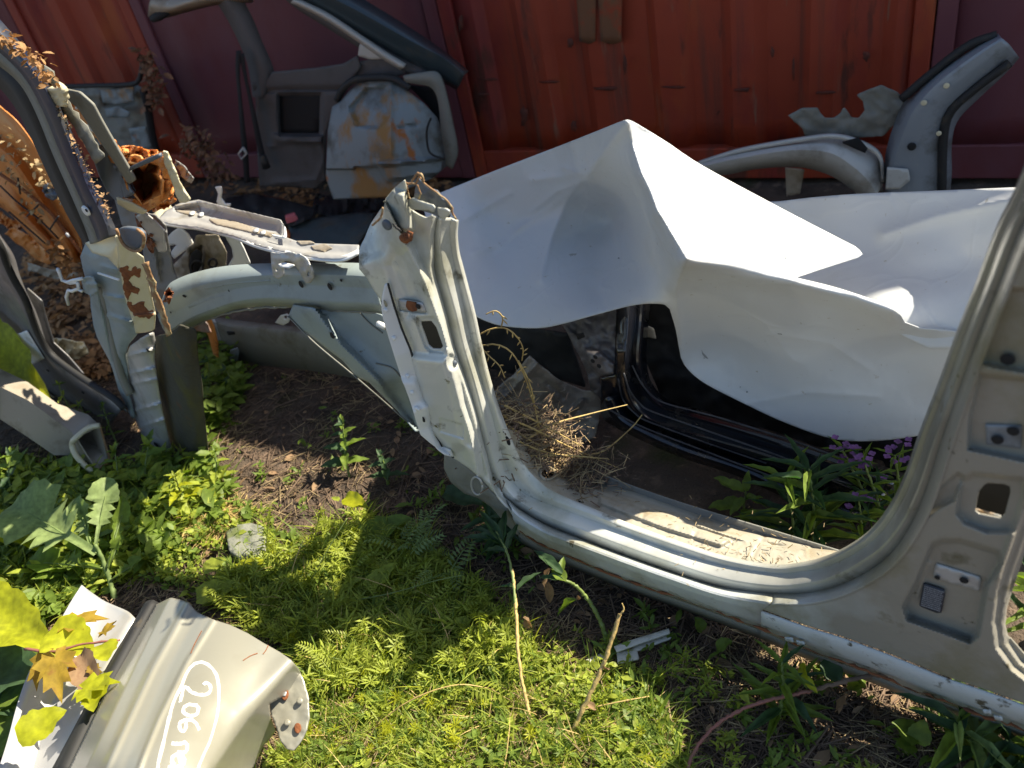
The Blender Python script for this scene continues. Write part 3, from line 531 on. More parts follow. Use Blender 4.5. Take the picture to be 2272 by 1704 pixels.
# --- sill outer skin and lower lip
T = [[(1120,1104),(1135,1128),(1140,1150),(1150,1171),(1153,1178)], [(1152,1130),(1154,1146),(1158,1160),(1167,1182),(1170,1190)], [(1208,1163),(1208,1178),(1209,1192),(1216,1208),(1219,1217)], [(1278,1192),(1278,1206),(1280,1218),(1285,1236),(1288,1246)], [(1386,1234),(1385,1246),(1386,1257),(1390,1277),(1394,1289)], [(1502,1275),(1499,1286),(1498,1298),(1502,1315),(1506,1328)], [(1608,1305),(1602,1320),(1592,1328),(1596,1347),(1600,1362)], [(1716,1318),(1713,1338),(1690,1354),(1690,1374),(1690,1396)]]
V, F = ribbon(T, [-.018, .012, .014, .008, -.012], D, 7, .16); mk('sill_outer_skin', V, F, M['sillgrad'], body, solid=.003, sharp=30)
T2 = [[(1690,1354),(1690,1374),(1690,1396)], [(1787,1389),(1783,1411),(1780,1436)], [(1865,1413),(1862,1440),(1858,1466)], [(1950,1443),(1950,1472),(1946,1497)], [(2030,1475),(2032,1506),(2030,1532)], [(2096,1502),(2100,1531),(2096,1556)], [(2180,1530),(2184,1561),(2180,1588)], [(2272,1563),(2276,1592),(2272,1620)], [(2400,1612),(2404,1642),(2400,1672)]]
V, F = ribbon(T2, [.014, .008, -.012], D, 7, .14); mk('sill_lower_band', V, F, M['pale'], body, solid=.003, sharp=30)
def dn(rows, o0, o1):
    return ribbon([[r[-1], (r[-1][0]-2, r[-1][1]+18)] for r in rows], [o0, o1], D, 6)
V, F = join([dn(T, -.014, -.045), dn(T2, -.014, -.045)]); mk('sill_pinch_seam', V, F, M['primer_dirty'], body, solid=.003)
P = [D(np.float64(a), np.float64(b), .010) for a, b in crv([r[-1] for r in T]+[r[-1] for r in T2[1:]], 90)]; V, F = tube(np.array(P)+RNG.normal(0, .0012, (90, 3)), np.clip(RNG.normal(.0016, .0012, 90), .0004, .004), 5); mk('rusty_lip', V, F, M['rust'], body)
for x, y in ((1750,1420),(1776,1428),(2190,1580),(2215,1594)):
    V, F = sheet([(x-10, y-6), (x+8, y-4), (x+10, y+6), (x-7, y+3)], lambda a, b: D(a, b, .016+.006*fbm(a/4, b/4, 2)), 3); mk('metal_clip', V, F, M['pale'], body, solid=.002)
# --- door pillar panel
PO = [tuple(p) for p in station_curve(O1L, 5)]+[(2620,60),(2560,300),(2480,600),(2400,860),(2330,1080),(2272,1235),(2258,1275),(2245,1314),(2234,1350),(2231,1386),(2236,1408),(2247,1423),(2272,1452),(2310,1480),(2400,1520),(2400,1610),(2272,1561),(2180,1528),(2096,1500),(2030,1473),(1950,1441),(1865,1411),(1787,1387),(1690,1352)]
hole2 = [(2184,1076),(2192,1072),(2228,1074),(2241,1080),(2242,1092),(2229,1142),(2220,1151),(2172,1141),(2163,1134),(2172,1090)]
REAR = [(2330,1180),(2290,1250),(2262,1310),(2248,1360),(2250,1395),(2266,1420),(2300,1450),(2340,1475)]
def fb(x, y):
    d = .014+0*x
    d += -pocket(x, y, [(2062,1225),(2070,1208),(2090,1200),(2130,1200),(2215,1226),(2222,1250),(2188,1300),(2168,1410),(2152,1424),(2100,1404),(2014,1374),(2006,1345),(2035,1290)], .020, 14)
    d += -pocket(x, y, [(2134,1066),(2160,1052),(2272,1064),(2272,1130),(2250,1180),(2190,1180),(2140,1160),(2124,1140)], .013, 14)
    d += -pocket(x, y, [(2176,832),(2420,860),(2400,1040),(2272,1022),(2150,996),(2152,930)], .014, 12)
    d += -pocket(x, y, [(2228,640),(2520,660),(2500,850),(2272,824),(2176,808),(2196,730)], .014, 12)
    d += -pocket(x, y, [(2042,1146),(2052,1106),(2090,1078),(2126,1050),(2138,1058),(2116,1110),(2080,1130),(2048,1152)], .012, 10)
    d += ridge(x, y, [(2060,1250),(2046,1290),(2034,1320)], .004, 6)
    rl, s, _, _ = seg_dist(x, y, [(2420,760),(2330,1010),(2272,1110),(2215,1270),(2205,1310),(2196,1380),(2204,1440),(2240,1490),(2290,1530),(2400,1580)])
    d -= .018*sstep((rl*np.where(s < 0, 1, -1)-2)/17.)
    d -= .016*sstep((rl*np.where(s < 0, 1, -1)-24)/16.)
    d += ridge(x, y, [(2600,300),(2420,760),(2330,1010),(2272,1110),(2215,1280)], .006, 7)
    d += .002*fbm(x/40, y/40, 3)
    return D(x, y, d)
V, F = sheet(PO, fb, 3.2, [hole2]); vv = np.array(V)
mk('door_pillar_panel', V, F, M['sillgrad'], body, solid=.003, sharp=45)
V, F = sheet([(2140,1050),(2272,1050),(2260,1180),(2130,1165)], lambda x, y: D(x, y, -.05), 20); mk('inner_pillar_plate', V, F, M['dark'], body, solid=.003)  # near-black plate, paints the shade seen through the hole
V, F = sheet([(2163,1130),(2222,1147),(2218,1158),(2160,1141)], lambda x, y: D(x, y, -.012), 6); mk('hole_lower_lip', V, F, M['bluegrey'], body, solid=.003)
V, F = sheet([(2075,1250),(2178,1282),(2172,1314),(2070,1284)], lambda x, y: D(x, y, -.003), 8); mk('striker_plate', V, F, M['greysteel'], body, solid=.002)
V, F = sheet([(2186,942),(2268,945),(2265,996),(2189,986)], lambda x, y: D(x, y, .003), 8); mk('striker_plate', V, F, M['silverblue'], body, solid=.002)
for x, y, rr in ((2082,1275,.004),(2141,1281,.006),(2215,969,.007),(2250,950,.007),(2238,791,.008)):
    V, F = disc(fb(np.float64(x), np.float64(y))+NS*.006, NS, rr, .001, 16); mk('bolt_hole', V, F, M['dark'], body)
# information plate with fine print, too small to read
M['label'] = bpy.data.materials.new('dark_information_label'); M['label'].use_nodes = True
_n = M['label'].node_tree; _b = _n.nodes['Principled BSDF']; _b.inputs['Base Color'].default_value = (.035, .04, .055, 1); _b.inputs['Roughness'].default_value = .45
M['print'] = mat('pale_fine_print', (.26, .28, .32), .6)
lp = [(2049,1295),(2098,1311),(2088,1364),(2039,1345)]
V, F = sheet(lp, lambda x, y: D(x, y, -.001), 8); lab = mk('information_plate', V, F, M['label'], body, solid=.002)
a, b, c, e = [np.array(p, float) for p in lp]; parts = []
for i in range(11):
    v = .07+.083*i; u = .06
    while u < .9:
        w = random.uniform(.03, .16); u2 = min(u+w, .94); q4 = [(u, v), (u2, v), (u2, v+.042), (u, v+.042)]
        pp = [a+(b-a)*uu+(e-a)*v2 for uu, v2 in q4]
        parts.append(([D(np.float64(p[0]), np.float64(p[1]), .0007) for p in pp], [(0, 1, 2, 3)])); u = u2+.02
V, F = join(parts); mk('fine_print', V, F, M['print'], lab)
# --- inner sill top / floor edge
zf = float(D(np.float64(1500), np.float64(1205), -.06)[2])
FL = [tuple(p) for p in station_curve([r[0] for r in ROWS[8:22]], 4)]
fo = FL+[(1869,1225),(1790,1200),(1718,1179),(1660,1160),(1612,1148),(1516,1118),(1400,1080),(1357,1062),(1310,1042),(1260,1020),(1215,1000),(1178,985),(1140,955)]
hole3 = ell(1215, 1051, 16, 12)
za = rbf([(1275,1108,zf),(1500,1205,zf),(1718,1255,zf),(1869,1225,zf-.005),(1718,1179,zf-.01),(1400,1080,zf-.01),(1215,1000,zf+.0),(1126,951,float(D(np.float64(1126), np.float64(951), -.06)[2])),(1150,1008,float(D(np.float64(1150), np.float64(1008), -.06)[2])),(1195,1066,float(D(np.float64(1195), np.float64(1066), -.06)[2])),(1140,955,float(D(np.float64(1140), np.float64(955), -.075)[2]))])
def ffl(x, y):
    z = za(x, y)-side(x, y, [(1869,1222),(1718,1214),(1620,1185),(1520,1150),(1400,1108),(1330,1085),(1280,1060)], .020, 12)*1.0
    z += pocket(x, y, [(1330,1098),(1480,1150),(1620,1200),(1600,1212),(1470,1172),(1330,1118)], .009, 10)+pocket(x, y, [(1545,1150),(1640,1178),(1800,1212),(1790,1220),(1640,1196),(1545,1168)], .009, 10)-ridge(x, y, [(1440,1100),(1425,1150)], .002, 5)-ridge(x, y, [(1560,1140),(1540,1190)], .002, 5)-ridge(x, y, [(1700,1180),(1670,1235)], .002, 5)+.003*fbm(x/18, y/18, 7)-pocket(x, y, ell(1215, 1051, 22, 17), .006, 6)
    return G(x, y, z)
M['floor'] = mat('dirty_cream_floor_steel', (.38, .35, .275), .5, .1, [((.25, .195, .115), .50, .16, 9, .8), ((.14, .10, .06), .64, .05, 26, .95), ((.40, .22, .06), .68, .04, 8, .9)], bump=[(60, .12)])
V, F = sheet(fo, ffl, 2.6, [hole3]); mk('sill_inner_floor', V, F, M['floor'], body, solid=.003, sharp=40)
V, F = sheet(ell(1215, 1051, 24, 18), lambda x, y: G(x, y, za(x, y)-.06), 6); mk('drain_hole_bottom', V, F, M['dark'], body, solid=.003)
P = [G(np.float64(a), np.float64(b), za(np.float64(a), np.float64(b))-.002) for a, b in ell(1215, 1051, 17, 13, 26)]; V, F = tube(P+[P[0]], .0035, 6); mk('hole_collar', V, F, M['floor'], body)
V, F = ribbon([[(1869,1225),(1872,1238)],[(1718,1179),(1718,1196)],[(1516,1118),(1516,1136)],[(1357,1062),(1357,1078)],[(1215,1000),(1215,1014)]], [0, 0], lambda x, y, o: G(x, y-0, np.where(np.arange(x.shape[1]) == 0, zf-.012, zf-.075)[None]+0*x) if 0 else G(np.repeat(x[:, :1], x.shape[1], 1), np.repeat(y[:, :1], x.shape[1], 1), zf-.012)-np.array([0, 0, .10])*np.arange(x.shape[1])[None, :, None], 6); mk('floor_rear_wall', V, F, M['primer_dirty'], body, solid=.003)
for x, y in ((1392,1125),(1480,1158),(1290,1113)):
    V, F = sheet([(x-7, y-3), (x+6, y), (x+7, y+3), (x-6, y)], lambda a, b: G(a, b, za(a, b)+.0015), 3); mk('slot', V, F, M['dark'], body, solid=.001)
# hinge pillar's flange by the floor, with its slot
V, F = disc(D(np.float64(1127), np.float64(978), -.052), NS, .006, .001, 12, .013); mk('slot', V, F, M['dark'], body)
# --- front apron rail
RT = [[(352,700),(356,712),(362,726),(370,738),(378,748)], [(372,640),(380,668),(388,694),(396,720),(404,738)], [(395,620),(408,650),(420,676),(432,700),(442,716)], [(440,604),(452,632),(462,656),(474,684),(482,700)], [(500,592),(508,620),(515,642),(524,668),(530,684)], [(570,587),(574,612),(578,632),(584,660),(588,678)], [(650,586),(650,610),(652,630),(655,662),(658,680)], [(720,585),(716,610),(716,632),(716,668),(716,686)], [(795,586),(790,612),(800,636),(816,672),(822,690)], [(830,590),(835,616),(838,640),(846,676),(850,694)]]
V, F = ribbon(RT, [-.045, -.012, -.018, -.006, -.03], D, 6, .12)
rail = mk('apron_rail', V, F, M['primer'], body, solid=.003, sharp=30)
def rl(x, y): return D(x, y, -.006)
for ln in ([(458,640),(520,628),(600,622)], [(420,682),(480,660),(560,648),(660,646),(760,650),(835,654)]):
    V, F = tube([D(np.float64(a), np.float64(b), -.013) for a, b in crv(ln, 30)], .0028, 6); mk('pressed_bead', V, F, M['primer'], body)
for x, y, rx, ry in ((409,657,.007,.004),(668,631,.0065,.0085),(732,636,.0065,.0085),(379,693,.003,.003),(413,701,.003,.003),(508,645,.002,.003),(757,622,.003,.003)):
    V, F = disc(D(np.float64(x), np.float64(y), -.0085), NS, rx, .001, 12, ry); mk('rail_hole', V, F, M['dark'], body)
P = [D(np.float64(a), np.float64(b), -.028) for a, b in crv([(400,736),(482,702),(560,684),(658,682),(716,688),(822,692),(850,696)], 60)]; V, F = tube(np.array(P)+RNG.normal(0, .0012, (60, 3)), .0028, 5); mk('weld_seam', V, F, M['primer_dirty'], body)
# wheel house strut running down to the pillar foot
def fst(x, y): return D(x, y, -.035+.0*x-.035*sstep((x-640)/160.)*0+ridge(x, y, [(690,690),(740,745),(800,800),(850,850)], .022, 26)-side(x, y, [(716,700),(760,760),(840,840),(905,930)], -.02, 14)-.05*sstep((y-820)/120.))
V, F = sheet([(650,676),(700,684),(760,690),(822,692),(848,700),(868,760),(890,820),(910,890),(935,965),(925,958),(905,935),(885,915),(850,880),(820,850),(790,835),(760,800),(720,770),(690,745),(665,730),(640,700)], fst, 5); mk('wheel_house_strut', V, F, M['primer'], body, solid=.003, sharp=45)
for x, y, r_ in ((740,742,.006),(738,655,.001)):
    V, F = disc(fst(np.float64(x), np.float64(y))+NS*.004, NS, r_, .001, 12, r_*1.4); mk('rail_hole', V, F, M['dark'], body)
for ln in ([(797,690),(820,715),(850,738)], [(640,700),(700,760),(790,835),(905,935)], [(835,805),(870,815),(890,835)]):
    V, F = tube([fst(np.float64(a), np.float64(b))+NS*.002 for a, b in crv(ln, 22)], .0018, 5); mk('weld_seam', V, F, M['primer_dirty'], body)
V, F = tube([D(np.float64(a), np.float64(b), .0) for a, b in ((838,718),(846,721),(856,726))], .006, 8); mk('stud', V, F, M['white'], body)
# lower frame rail on the ground
RL = [[(466,704),(474,712),(480,730),(500,806)], [(520,712),(525,724),(530,738),(545,808)], [(600,722),(602,732),(606,748),(610,812)], [(680,730),(682,742),(684,758),(700,822)], [(760,745),(760,758),(762,775),(780,836)], [(850,775),(850,790),(852,810),(870,860)]]
V, F = ribbon(RL, [-.36, -.325, -.32, -.325], D, 5, .2); mk('lower_frame_rail', V, F, M['primer_dirty'], body, solid=.004, sharp=30)
V, F = ribbon([[(464,700),(474,712)], [(470,730),(482,732)], [(484,770),(494,772)], [(500,812),(508,810)]], [-.35, -.315], D, 4); mk('rail_end_plate', V, F, M['greysteel'], body, solid=.006)
V, F = sheet([(502,735),(520,736),(522,742),(506,744)], lambda x, y: D(x, y, -.316), 4); mk('rail_hole', V, F, M['dark'], body, solid=.001)
V, F = sheet([(610,716),(622,700),(636,697),(644,704),(640,716),(628,722)], lambda x, y: D(x, y, -.30), 3, [ell(633, 704, 4, 4, 8)]); mk('lug', V, F, M['white'], body, solid=.003)
V, F = sheet([(508,790),(512,776),(526,772),(530,780),(526,802),(514,806)], lambda x, y: D(x, y, -.29+.01*fbm(x/6, y/6, 2)), 3); mk('clip_bracket', V, F, M['silverblue'], body, solid=.003)
# cowl crossmember: bright upper surface in the sun
zc = rbf([(358,494,.60),(380,461,.60),(441,443,.62),(472,451,.64),(621,489,.70),(796,545,.77),(755,575,.76),(626,559,.71),(517,524,.66),(441,506,.62)])
co = [(358,494),(352,484),(366,468),(380,461),(400,450),(441,443),(472,451),(540,468),(621,489),(628,498),(631,506),(628,524),(656,534),(700,540),(796,543),(794,557),(775,568),(755,575),(720,575),(689,570),(626,559),(568,544),(517,524),(441,506),(400,500)]
beadA = [(380,474),(430,480),(500,500),(560,515),(620,535),(690,552),(790,556)]
def fco(x, y): return G(x, y, zc(x, y)+side(x, y, [(372,484),(430,490),(500,508),(560,526),(620,545),(690,560),(780,566)], .018, 8)-pocket(x, y, [(390,466),(440,452),(620,494),(620,520),(560,510),(440,478)], .022, 14)+.005*fbm(x/20, y/20, 3))
V, F = sheet(co, fco, 3.2); mk('cowl_crossmember', V, F, M['greysteel'], body, solid=.003, sharp=30)
for ol in ([(388,456),(440,452),(445,468),(420,478),(392,470)], [(462,486),(520,490),(560,505),(610,520),(600,527),(540,512),(480,500)], [(690,548),(722,542),(738,552),(720,560),(696,556)], [(656,536),(690,536),(700,541),(670,546)]):
    V, F = sheet(ol, lambda x, y: fco(x, y)+np.array([0, 0, .002]), 3); mk('mud_patch', V, F, M['floor'] if 0 else M['brownrail'], body, solid=.002)
V, F = ribbon([[(356,492),(360,500)], [(400,499),(402,507)], [(441,504),(443,512)], [(517,522),(518,531)], [(568,542),(568,551)], [(626,556),(626,566)], [(689,568),(689,578)], [(755,572),(757,582)], [(797,556),(800,564)]], [0, 0], lambda x, y, o: G(x, y, zc(x, y)+.012+.0*o), 5); mk('front_flange', V, F, M['white'], body, solid=.004)
V, F = ribbon([[(618,490),(630,500)], [(628,500),(633,506)], [(626,522),(632,526)], [(600,518),(606,524)]], [0, 0], lambda x, y, o: G(x, y, zc(x, y)+.02), 5); mk('bent_end', V, F, M['white'], body, solid=.004)
for x, y in ((428,476),(448,479),(570,515),(585,520)):
    V, F = sheet(ell(x, y, 7, 4, 10, -.2), lambda a, b: fco(a, b)+np.array([0, 0, .006]), 3); mk('bright_nick', V, F, M['white'], body, solid=.002)
def zpl(z): return lambda x, y: G(x, y, z)
V, F = sheet([(477,415),(490,414),(492,424),(490,440),(498,452),(512,452),(506,466),(494,460),(484,456),(480,448),(484,430)], lambda x, y: D(x, y, -.40), 3); mk('upright_prong', V, F, M['white'], body, solid=.004)
V, F = sheet([(340,474),(350,462),(375,452),(384,462),(376,474),(362,486),(345,494),(338,488)], lambda x, y: G(x, y, .585+.01*fbm(x/9, y/9, 1)), 4); mk('bent_white_tab', V, F, M['cream'], body, solid=.003)
# brackets hanging from the crossmember on to the rail
V, F = sheet([(600,560),(616,562),(640,560),(662,562),(680,574),(692,596),(697,616),(690,628),(678,628),(668,610),(655,590),(640,580),(628,580),(628,612),(618,620),(606,614),(602,590)], lambda x, y: D(x, y, .004+.012*fbm(x/14, y/14, 9)), 3, [ell(684, 608, 3, 6, 8), ell(613, 599, 3, 4, 8)]); mk('hanging_bracket', V, F, M['greysteel'], body, solid=.003)
V, F = sheet([(616,586),(632,582),(640,584),(654,587),(640,594),(622,592)], lambda x, y: D(x, y, .02+(y-586)*.001), 3); mk('bracket_foot', V, F, M['white'], body, solid=.003)
# white brackets and lamp housing seen below the crossmember
V, F = sheet([(497,522),(512,524),(527,527),(540,552),(555,587),(528,592),(502,596),(510,582),(517,570),(514,550)], lambda x, y: D(x, y, -.20), 4); mk('white_stay', V, F, M['white'], body, solid=.004)
V, F = sheet([(363,537),(380,516),(398,503),(416,519),(424,534),(429,544),(408,558),(386,575),(378,562),(384,552),(394,541),(376,546),(364,553)], lambda x, y: D(x, y, -.25), 4); mk('notched_white_plate', V, F, M['white'], body, solid=.004)
V, F = sheet([(434,522),(482,522),(494,545),(502,562),(500,590),(480,600),(440,612),(391,628),(384,612),(380,592),(400,572),(416,552),(430,540)], lambda x, y: D(x, y, -.24+.03*fbm(x/16, y/16, 3)-pocket(x, y, [(424,560),(448,545),(450,575),(440,600),(426,606)], .04, 8)), 4); mk('lamp_housing', V, F, M['brownrail'], body, solid=.004)
for cx, cy, r_ in ((438,592,13),(472,584,9)):
    P = [D(np.float64(a), np.float64(b), -.215) for a, b in ell(cx, cy, r_, r_*1.05, 20)]; V, F = tube(P+[P[0]], .0035, 6); mk('rubber_ring', V, F, M['rubber'], body)
V, F = sheet([(424,562),(436,552),(448,562),(446,590),(436,608),(424,612),(418,590)], lambda x, y: D(x, y, -.222), 4); mk('dark_opening', V, F, M['dark'], body, solid=.002)

for i in range(0, 60):                            # spot welds down the aperture flange and along the sill
    k_ = 3+i*3
    if k_ < len(R_A1):
        R_ = station_curve(ROWS, 6); c_ = R_[k_]; x_, y_ = (c_[1]*.5+c_[2]*.5)
        V, F = disc(D(np.float64(x_), np.float64(y_), -.0485), NS, .0022, .0007, 8); mk('spot_weld', V, F, M['silver'], body)
# ================================================================== white plastic sheet thrown over the wrecks
tp = [(940,440,.54),(1100,378,.60),(1250,320,.70),(1392,266,.90),(960,520,.50),(1090,480,.47),(1230,450,.52),(1330,400,.66),(1000,620,.42),(1110,600,.40),(1240,560,.42),(1370,480,.50),
 (1045,690,.37),(1110,722,.34),(1200,728,.36),(1300,702,.43),(1400,676,.49),(1465,676,.52),(1440,590,.57),
 (1900,655,.56),(1985,690,.545),(1540,640,.57),(1660,670,.53),(1800,705,.47),(1930,728,.45),(2000,730,.45),(1518,690,.47),(1620,770,.31),(1780,830,.29),(1930,860,.27),(2090,830,.33),
 (1510,795,.27),(1540,835,.23),(1640,888,.185),(1740,935,.155),(1850,972,.13),(1950,977,.135),(2060,962,.16),(2150,900,.22),(2140,730,.46),(2230,780,.42)]
_rp = plane3(G(1392, 266, .90), G(1524, 572, .72), G(1912, 560, .56))
tp += [(x, y, float(_rp.at(np.float64(x), np.float64(y))[2])) for x, y in ((1392,268),(1405,330),(1425,390),(1460,470),(1490,520),(1524,572),(1440,320),(1480,400),(1500,480),(1560,368),(1560,460),(1580,560),(1650,420),(1650,520),(1740,465),(1740,560),(1830,520),(1830,580),(1912,560),(1765,610))]
_z = rbf(tp)
C1 = [(1392,268),(1403,320),(1425,390),(1460,470),(1524,572)]
C2 = [(1390,272),(1330,350),(1260,440),(1226,520),(1200,620)]
C3 = [(1524,572),(1500,640),(1508,720),(1512,795)]
RFACE = [(1392,262),(1403,320),(1425,390),(1460,470),(1524,575),(1640,592),(1765,612),(1830,600),(1925,575),(1920,552),(1740,458),(1560,362),(1415,268)]
def ftarp(x, y):
    z = _z(x, y); zr = _rp.at(x, y)[..., 2]; m = pocket(x, y, RFACE, 1., 34)
    z = z*(1-m)+zr*m
    z = z+cusp(x, y, C1, .018, 16)+cusp(x, y, C2, .014, 22)+cusp(x, y, C3, .02, 30)-ridge(x, y, [(1388,330),(1380,430),(1375,560),(1330,640)], .022, 48)-ridge(x, y, [(1280,440),(1180,480),(1100,560)], .010, 28)
    z = z+ridge(x, y, [(1524,580),(1640,608),(1765,628),(1900,662),(1975,695)], .030, 22)
    for ln, h_ in (([(1250,372),(1296,388),(1318,410)], .006), ([(1180,470),(1235,425),(1300,400),(1330,352)], .005), ([(1290,372),(1312,392),(1300,420),(1272,440)], .006), ([(1130,520),(1210,470),(1260,430)], .004), ([(1050,560),(1120,540),(1160,500)], .004), ([(1560,640),(1700,720),(1760,800)], .003), ([(1640,900),(1800,870),(1950,880)], .003), ([(1700,740),(1840,760),(1930,820)], .003), ([(1420,560),(1440,620),(1436,668)], .004), ([(1010,500),(1060,470),(1130,430)], .004)):
        z = z+cusp(x, y, ln, h_, 9)
    z = z+.006*fbm(x/90, y/90, 3)+.0012*fbm(x/26, y/26, 6)+cusp(x, y, [(2060,930),(2130,860),(2230,800)], .012, 26)+cusp(x, y, [(1180,400),(1290,385)], .006, 12)
    return G(x, y, z)
O1 = [tuple(p) for p in crv([(935,445),(1000,418),(1100,378),(1250,320),(1370,272)], 20)]+[(1384,267),(1392,265),(1402,268)]+[tuple(p) for p in crv([(1415,275),(1480,315),(1560,368),(1740,465),(1850,522),(1897,546)], 20)]+[(1908,555),(1914,564),(1905,571)]+[tuple(p) for p in crv([(1880,579),(1820,598),(1768,615)], 6)]+[tuple(p) for p in crv([(1768,616),(1850,636),(1930,662),(1980,682),(2000,700),(2008,716)], 14)]+[tuple(p) for p in crv([(2040,728),(2120,735),(2260,760),(2240,900),(2160,950),(2060,964),(1950,978),(1850,974),(1740,937),(1640,890),(1560,848),(1520,812),(1508,780),(1500,735),(1490,700),(1480,678),(1450,674),(1400,678),(1320,698),(1250,718),(1190,728),(1110,722),(1060,704),(1040,690)], 110)]+[(1000,640),(960,540)]
V, F = sheet(O1, ftarp, 4)
_zb = rbf([(1700,448,.46),(1850,434,.51),(2050,424,.58),(2290,412,.68),(2330,500,.66),(1750,520,.41),(1950,560,.46),(2150,560,.54),(2300,600,.60),(1700,600,.40),(1850,660,.42),(1990,700,.455),(2120,720,.46),(2250,760,.44),(2050,780,.40),(1930,735,.42)])
def fback(x, y): return G(x, y, _zb(x, y)+cusp(x, y, [(1960,520),(2080,480),(2260,440)], .010, 18)+.006*fbm(x/120, y/120, 5)-ridge(x, y, [(2000,620),(2120,600),(2250,560)], .008, 40))
O2 = [(1680,449),(1735,446)]+[tuple(p) for p in crv([(1800,438),(1900,430),(2050,424),(2265,415),(2345,412)], 12)]+[(2380,520),(2330,700),(2240,770),(2060,775),(1985,735),(1930,722),(1850,700),(1760,660),(1700,600),(1660,520)]
V2, F2 = sheet(O2, fback, 6)
V, F = join([(V, F.tolist()), (V2, F2.tolist())])
tarp = mk('plastic_sheet', V, F, M['tarp'], solid=.0016)
tag(tarp, 'white plastic sheet draped in a tent shape over the wrecks behind the silver body', 'plastic sheet')
M['scuff'] = mat('grey_scuff', (.30, .31, .31), .8)
for ol in ([(1556,776),(1560,784),(1566,790),(1572,798),(1566,796),(1558,788)], [(1562,790),(1563,798),(1566,802),(1561,797)], [(1655,870),(1658,868),(1659,872),(1656,874)], [(1868,705),(1876,712),(1885,716),(1874,716)], [(1915,722),(1922,725),(1918,728)], [(1740,570),(1746,572),(1745,575)], [(1370,575),(1373,572),(1375,576)], [(1720,735),(1728,738),(1738,745),(1726,743)], [(1640,860),(1643,858),(1644,862)]):
    V, F = sheet(ol, lambda x, y: ftarp(x, y)+np.array([0, -.0008, .0022]), 1.5); mk('scuff_mark', V, F, M['scuff'], tarp, solid=.0003)
# ================================================================== black shell under the sheet
bs = thing('black_car_shell', 'glossy black car sill and pillar lying in the shade under the white sheet', 'car wreck', G(1600, 1030))
BR = [[(1442,662),(1426,662),(1412,662),(1395,662),(1372,662)], [(1436,720),(1420,722),(1408,724),(1390,724),(1368,724)], [(1432,800),(1415,802),(1403,806),(1386,810),(1366,812)], [(1445,852),(1428,858),(1412,866),(1394,872),(1372,876)], [(1482,890),(1464,900),(1444,910),(1426,920),(1400,922)], [(1540,908),(1525,922),(1506,936),(1486,948),(1450,946)], [(1620,930),(1610,946),(1590,962),(1572,974),(1540,984)], [(1720,962),(1712,978),(1700,994),(1686,1008),(1660,1024)], [(1830,1000),(1822,1016),(1810,1032),(1796,1048),(1770,1070)], [(1990,1060),(1982,1076),(1970,1092),(1956,1110),(1930,1130)]]
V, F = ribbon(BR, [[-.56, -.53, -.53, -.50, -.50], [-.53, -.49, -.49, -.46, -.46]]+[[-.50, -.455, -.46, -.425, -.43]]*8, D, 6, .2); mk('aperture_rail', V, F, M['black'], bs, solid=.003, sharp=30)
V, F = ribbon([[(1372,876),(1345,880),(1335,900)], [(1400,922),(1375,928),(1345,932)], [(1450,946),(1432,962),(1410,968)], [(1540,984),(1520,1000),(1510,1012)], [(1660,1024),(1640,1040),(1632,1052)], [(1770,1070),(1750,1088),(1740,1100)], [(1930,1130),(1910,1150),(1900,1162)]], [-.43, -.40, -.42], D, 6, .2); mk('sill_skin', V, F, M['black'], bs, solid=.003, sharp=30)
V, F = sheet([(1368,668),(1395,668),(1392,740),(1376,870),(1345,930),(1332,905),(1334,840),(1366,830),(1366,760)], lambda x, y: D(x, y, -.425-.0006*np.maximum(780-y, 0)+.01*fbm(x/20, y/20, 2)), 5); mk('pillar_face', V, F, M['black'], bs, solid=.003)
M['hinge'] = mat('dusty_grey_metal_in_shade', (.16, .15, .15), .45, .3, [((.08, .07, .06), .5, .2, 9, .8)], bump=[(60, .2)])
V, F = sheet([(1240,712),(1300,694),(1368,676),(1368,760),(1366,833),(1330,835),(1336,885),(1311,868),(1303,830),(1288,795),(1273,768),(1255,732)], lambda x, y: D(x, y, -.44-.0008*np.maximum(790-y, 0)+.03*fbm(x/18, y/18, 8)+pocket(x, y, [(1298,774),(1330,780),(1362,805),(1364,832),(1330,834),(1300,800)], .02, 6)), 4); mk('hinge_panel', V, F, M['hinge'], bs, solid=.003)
for x, y in ((1321,792),(1329,812),(1315,801)):
    V, F = disc(D(np.float64(x), np.float64(y), -.405), NS, .006, .001, 10); mk('bolt_hole', V, F, M['dark'], bs)
V, F = sheet([(1278,742),(1294,738),(1298,748),(1282,754)], lambda x, y: D(x, y, -.42), 4); mk('square_hole', V, F, M['dark'], bs, solid=.001)
V, F = sheet([(1430,640),(1520,640),(1560,850),(1700,905),(1850,960),(2080,960),(2040,1060),(1900,1015),(1720,965),(1540,912),(1470,888),(1432,800)], lambda x, y: D(x, y, -.62+.06*fbm(x/30, y/30, 3)), 8); mk('interior_shade_sheet', V, F, M['primer_dirty'] if 0 else M['dark'], bs, solid=.003)  # near-black sheet stands for the shade inside the black shell
V, F = sheet([(1428,720),(1450,730),(1455,752),(1436,748)], lambda x, y: D(x, y, -.55), 4); mk('pale_shard', V, F, M['brownrail'], bs, solid=.003)
M['edgehighlight'] = mat('grey_edge_highlight', (.05, .05, .055), .45, 0, [((.015, .015, .02), .5, .1, 14, .4)])  # grey highlights painted as thin beads along the black edges
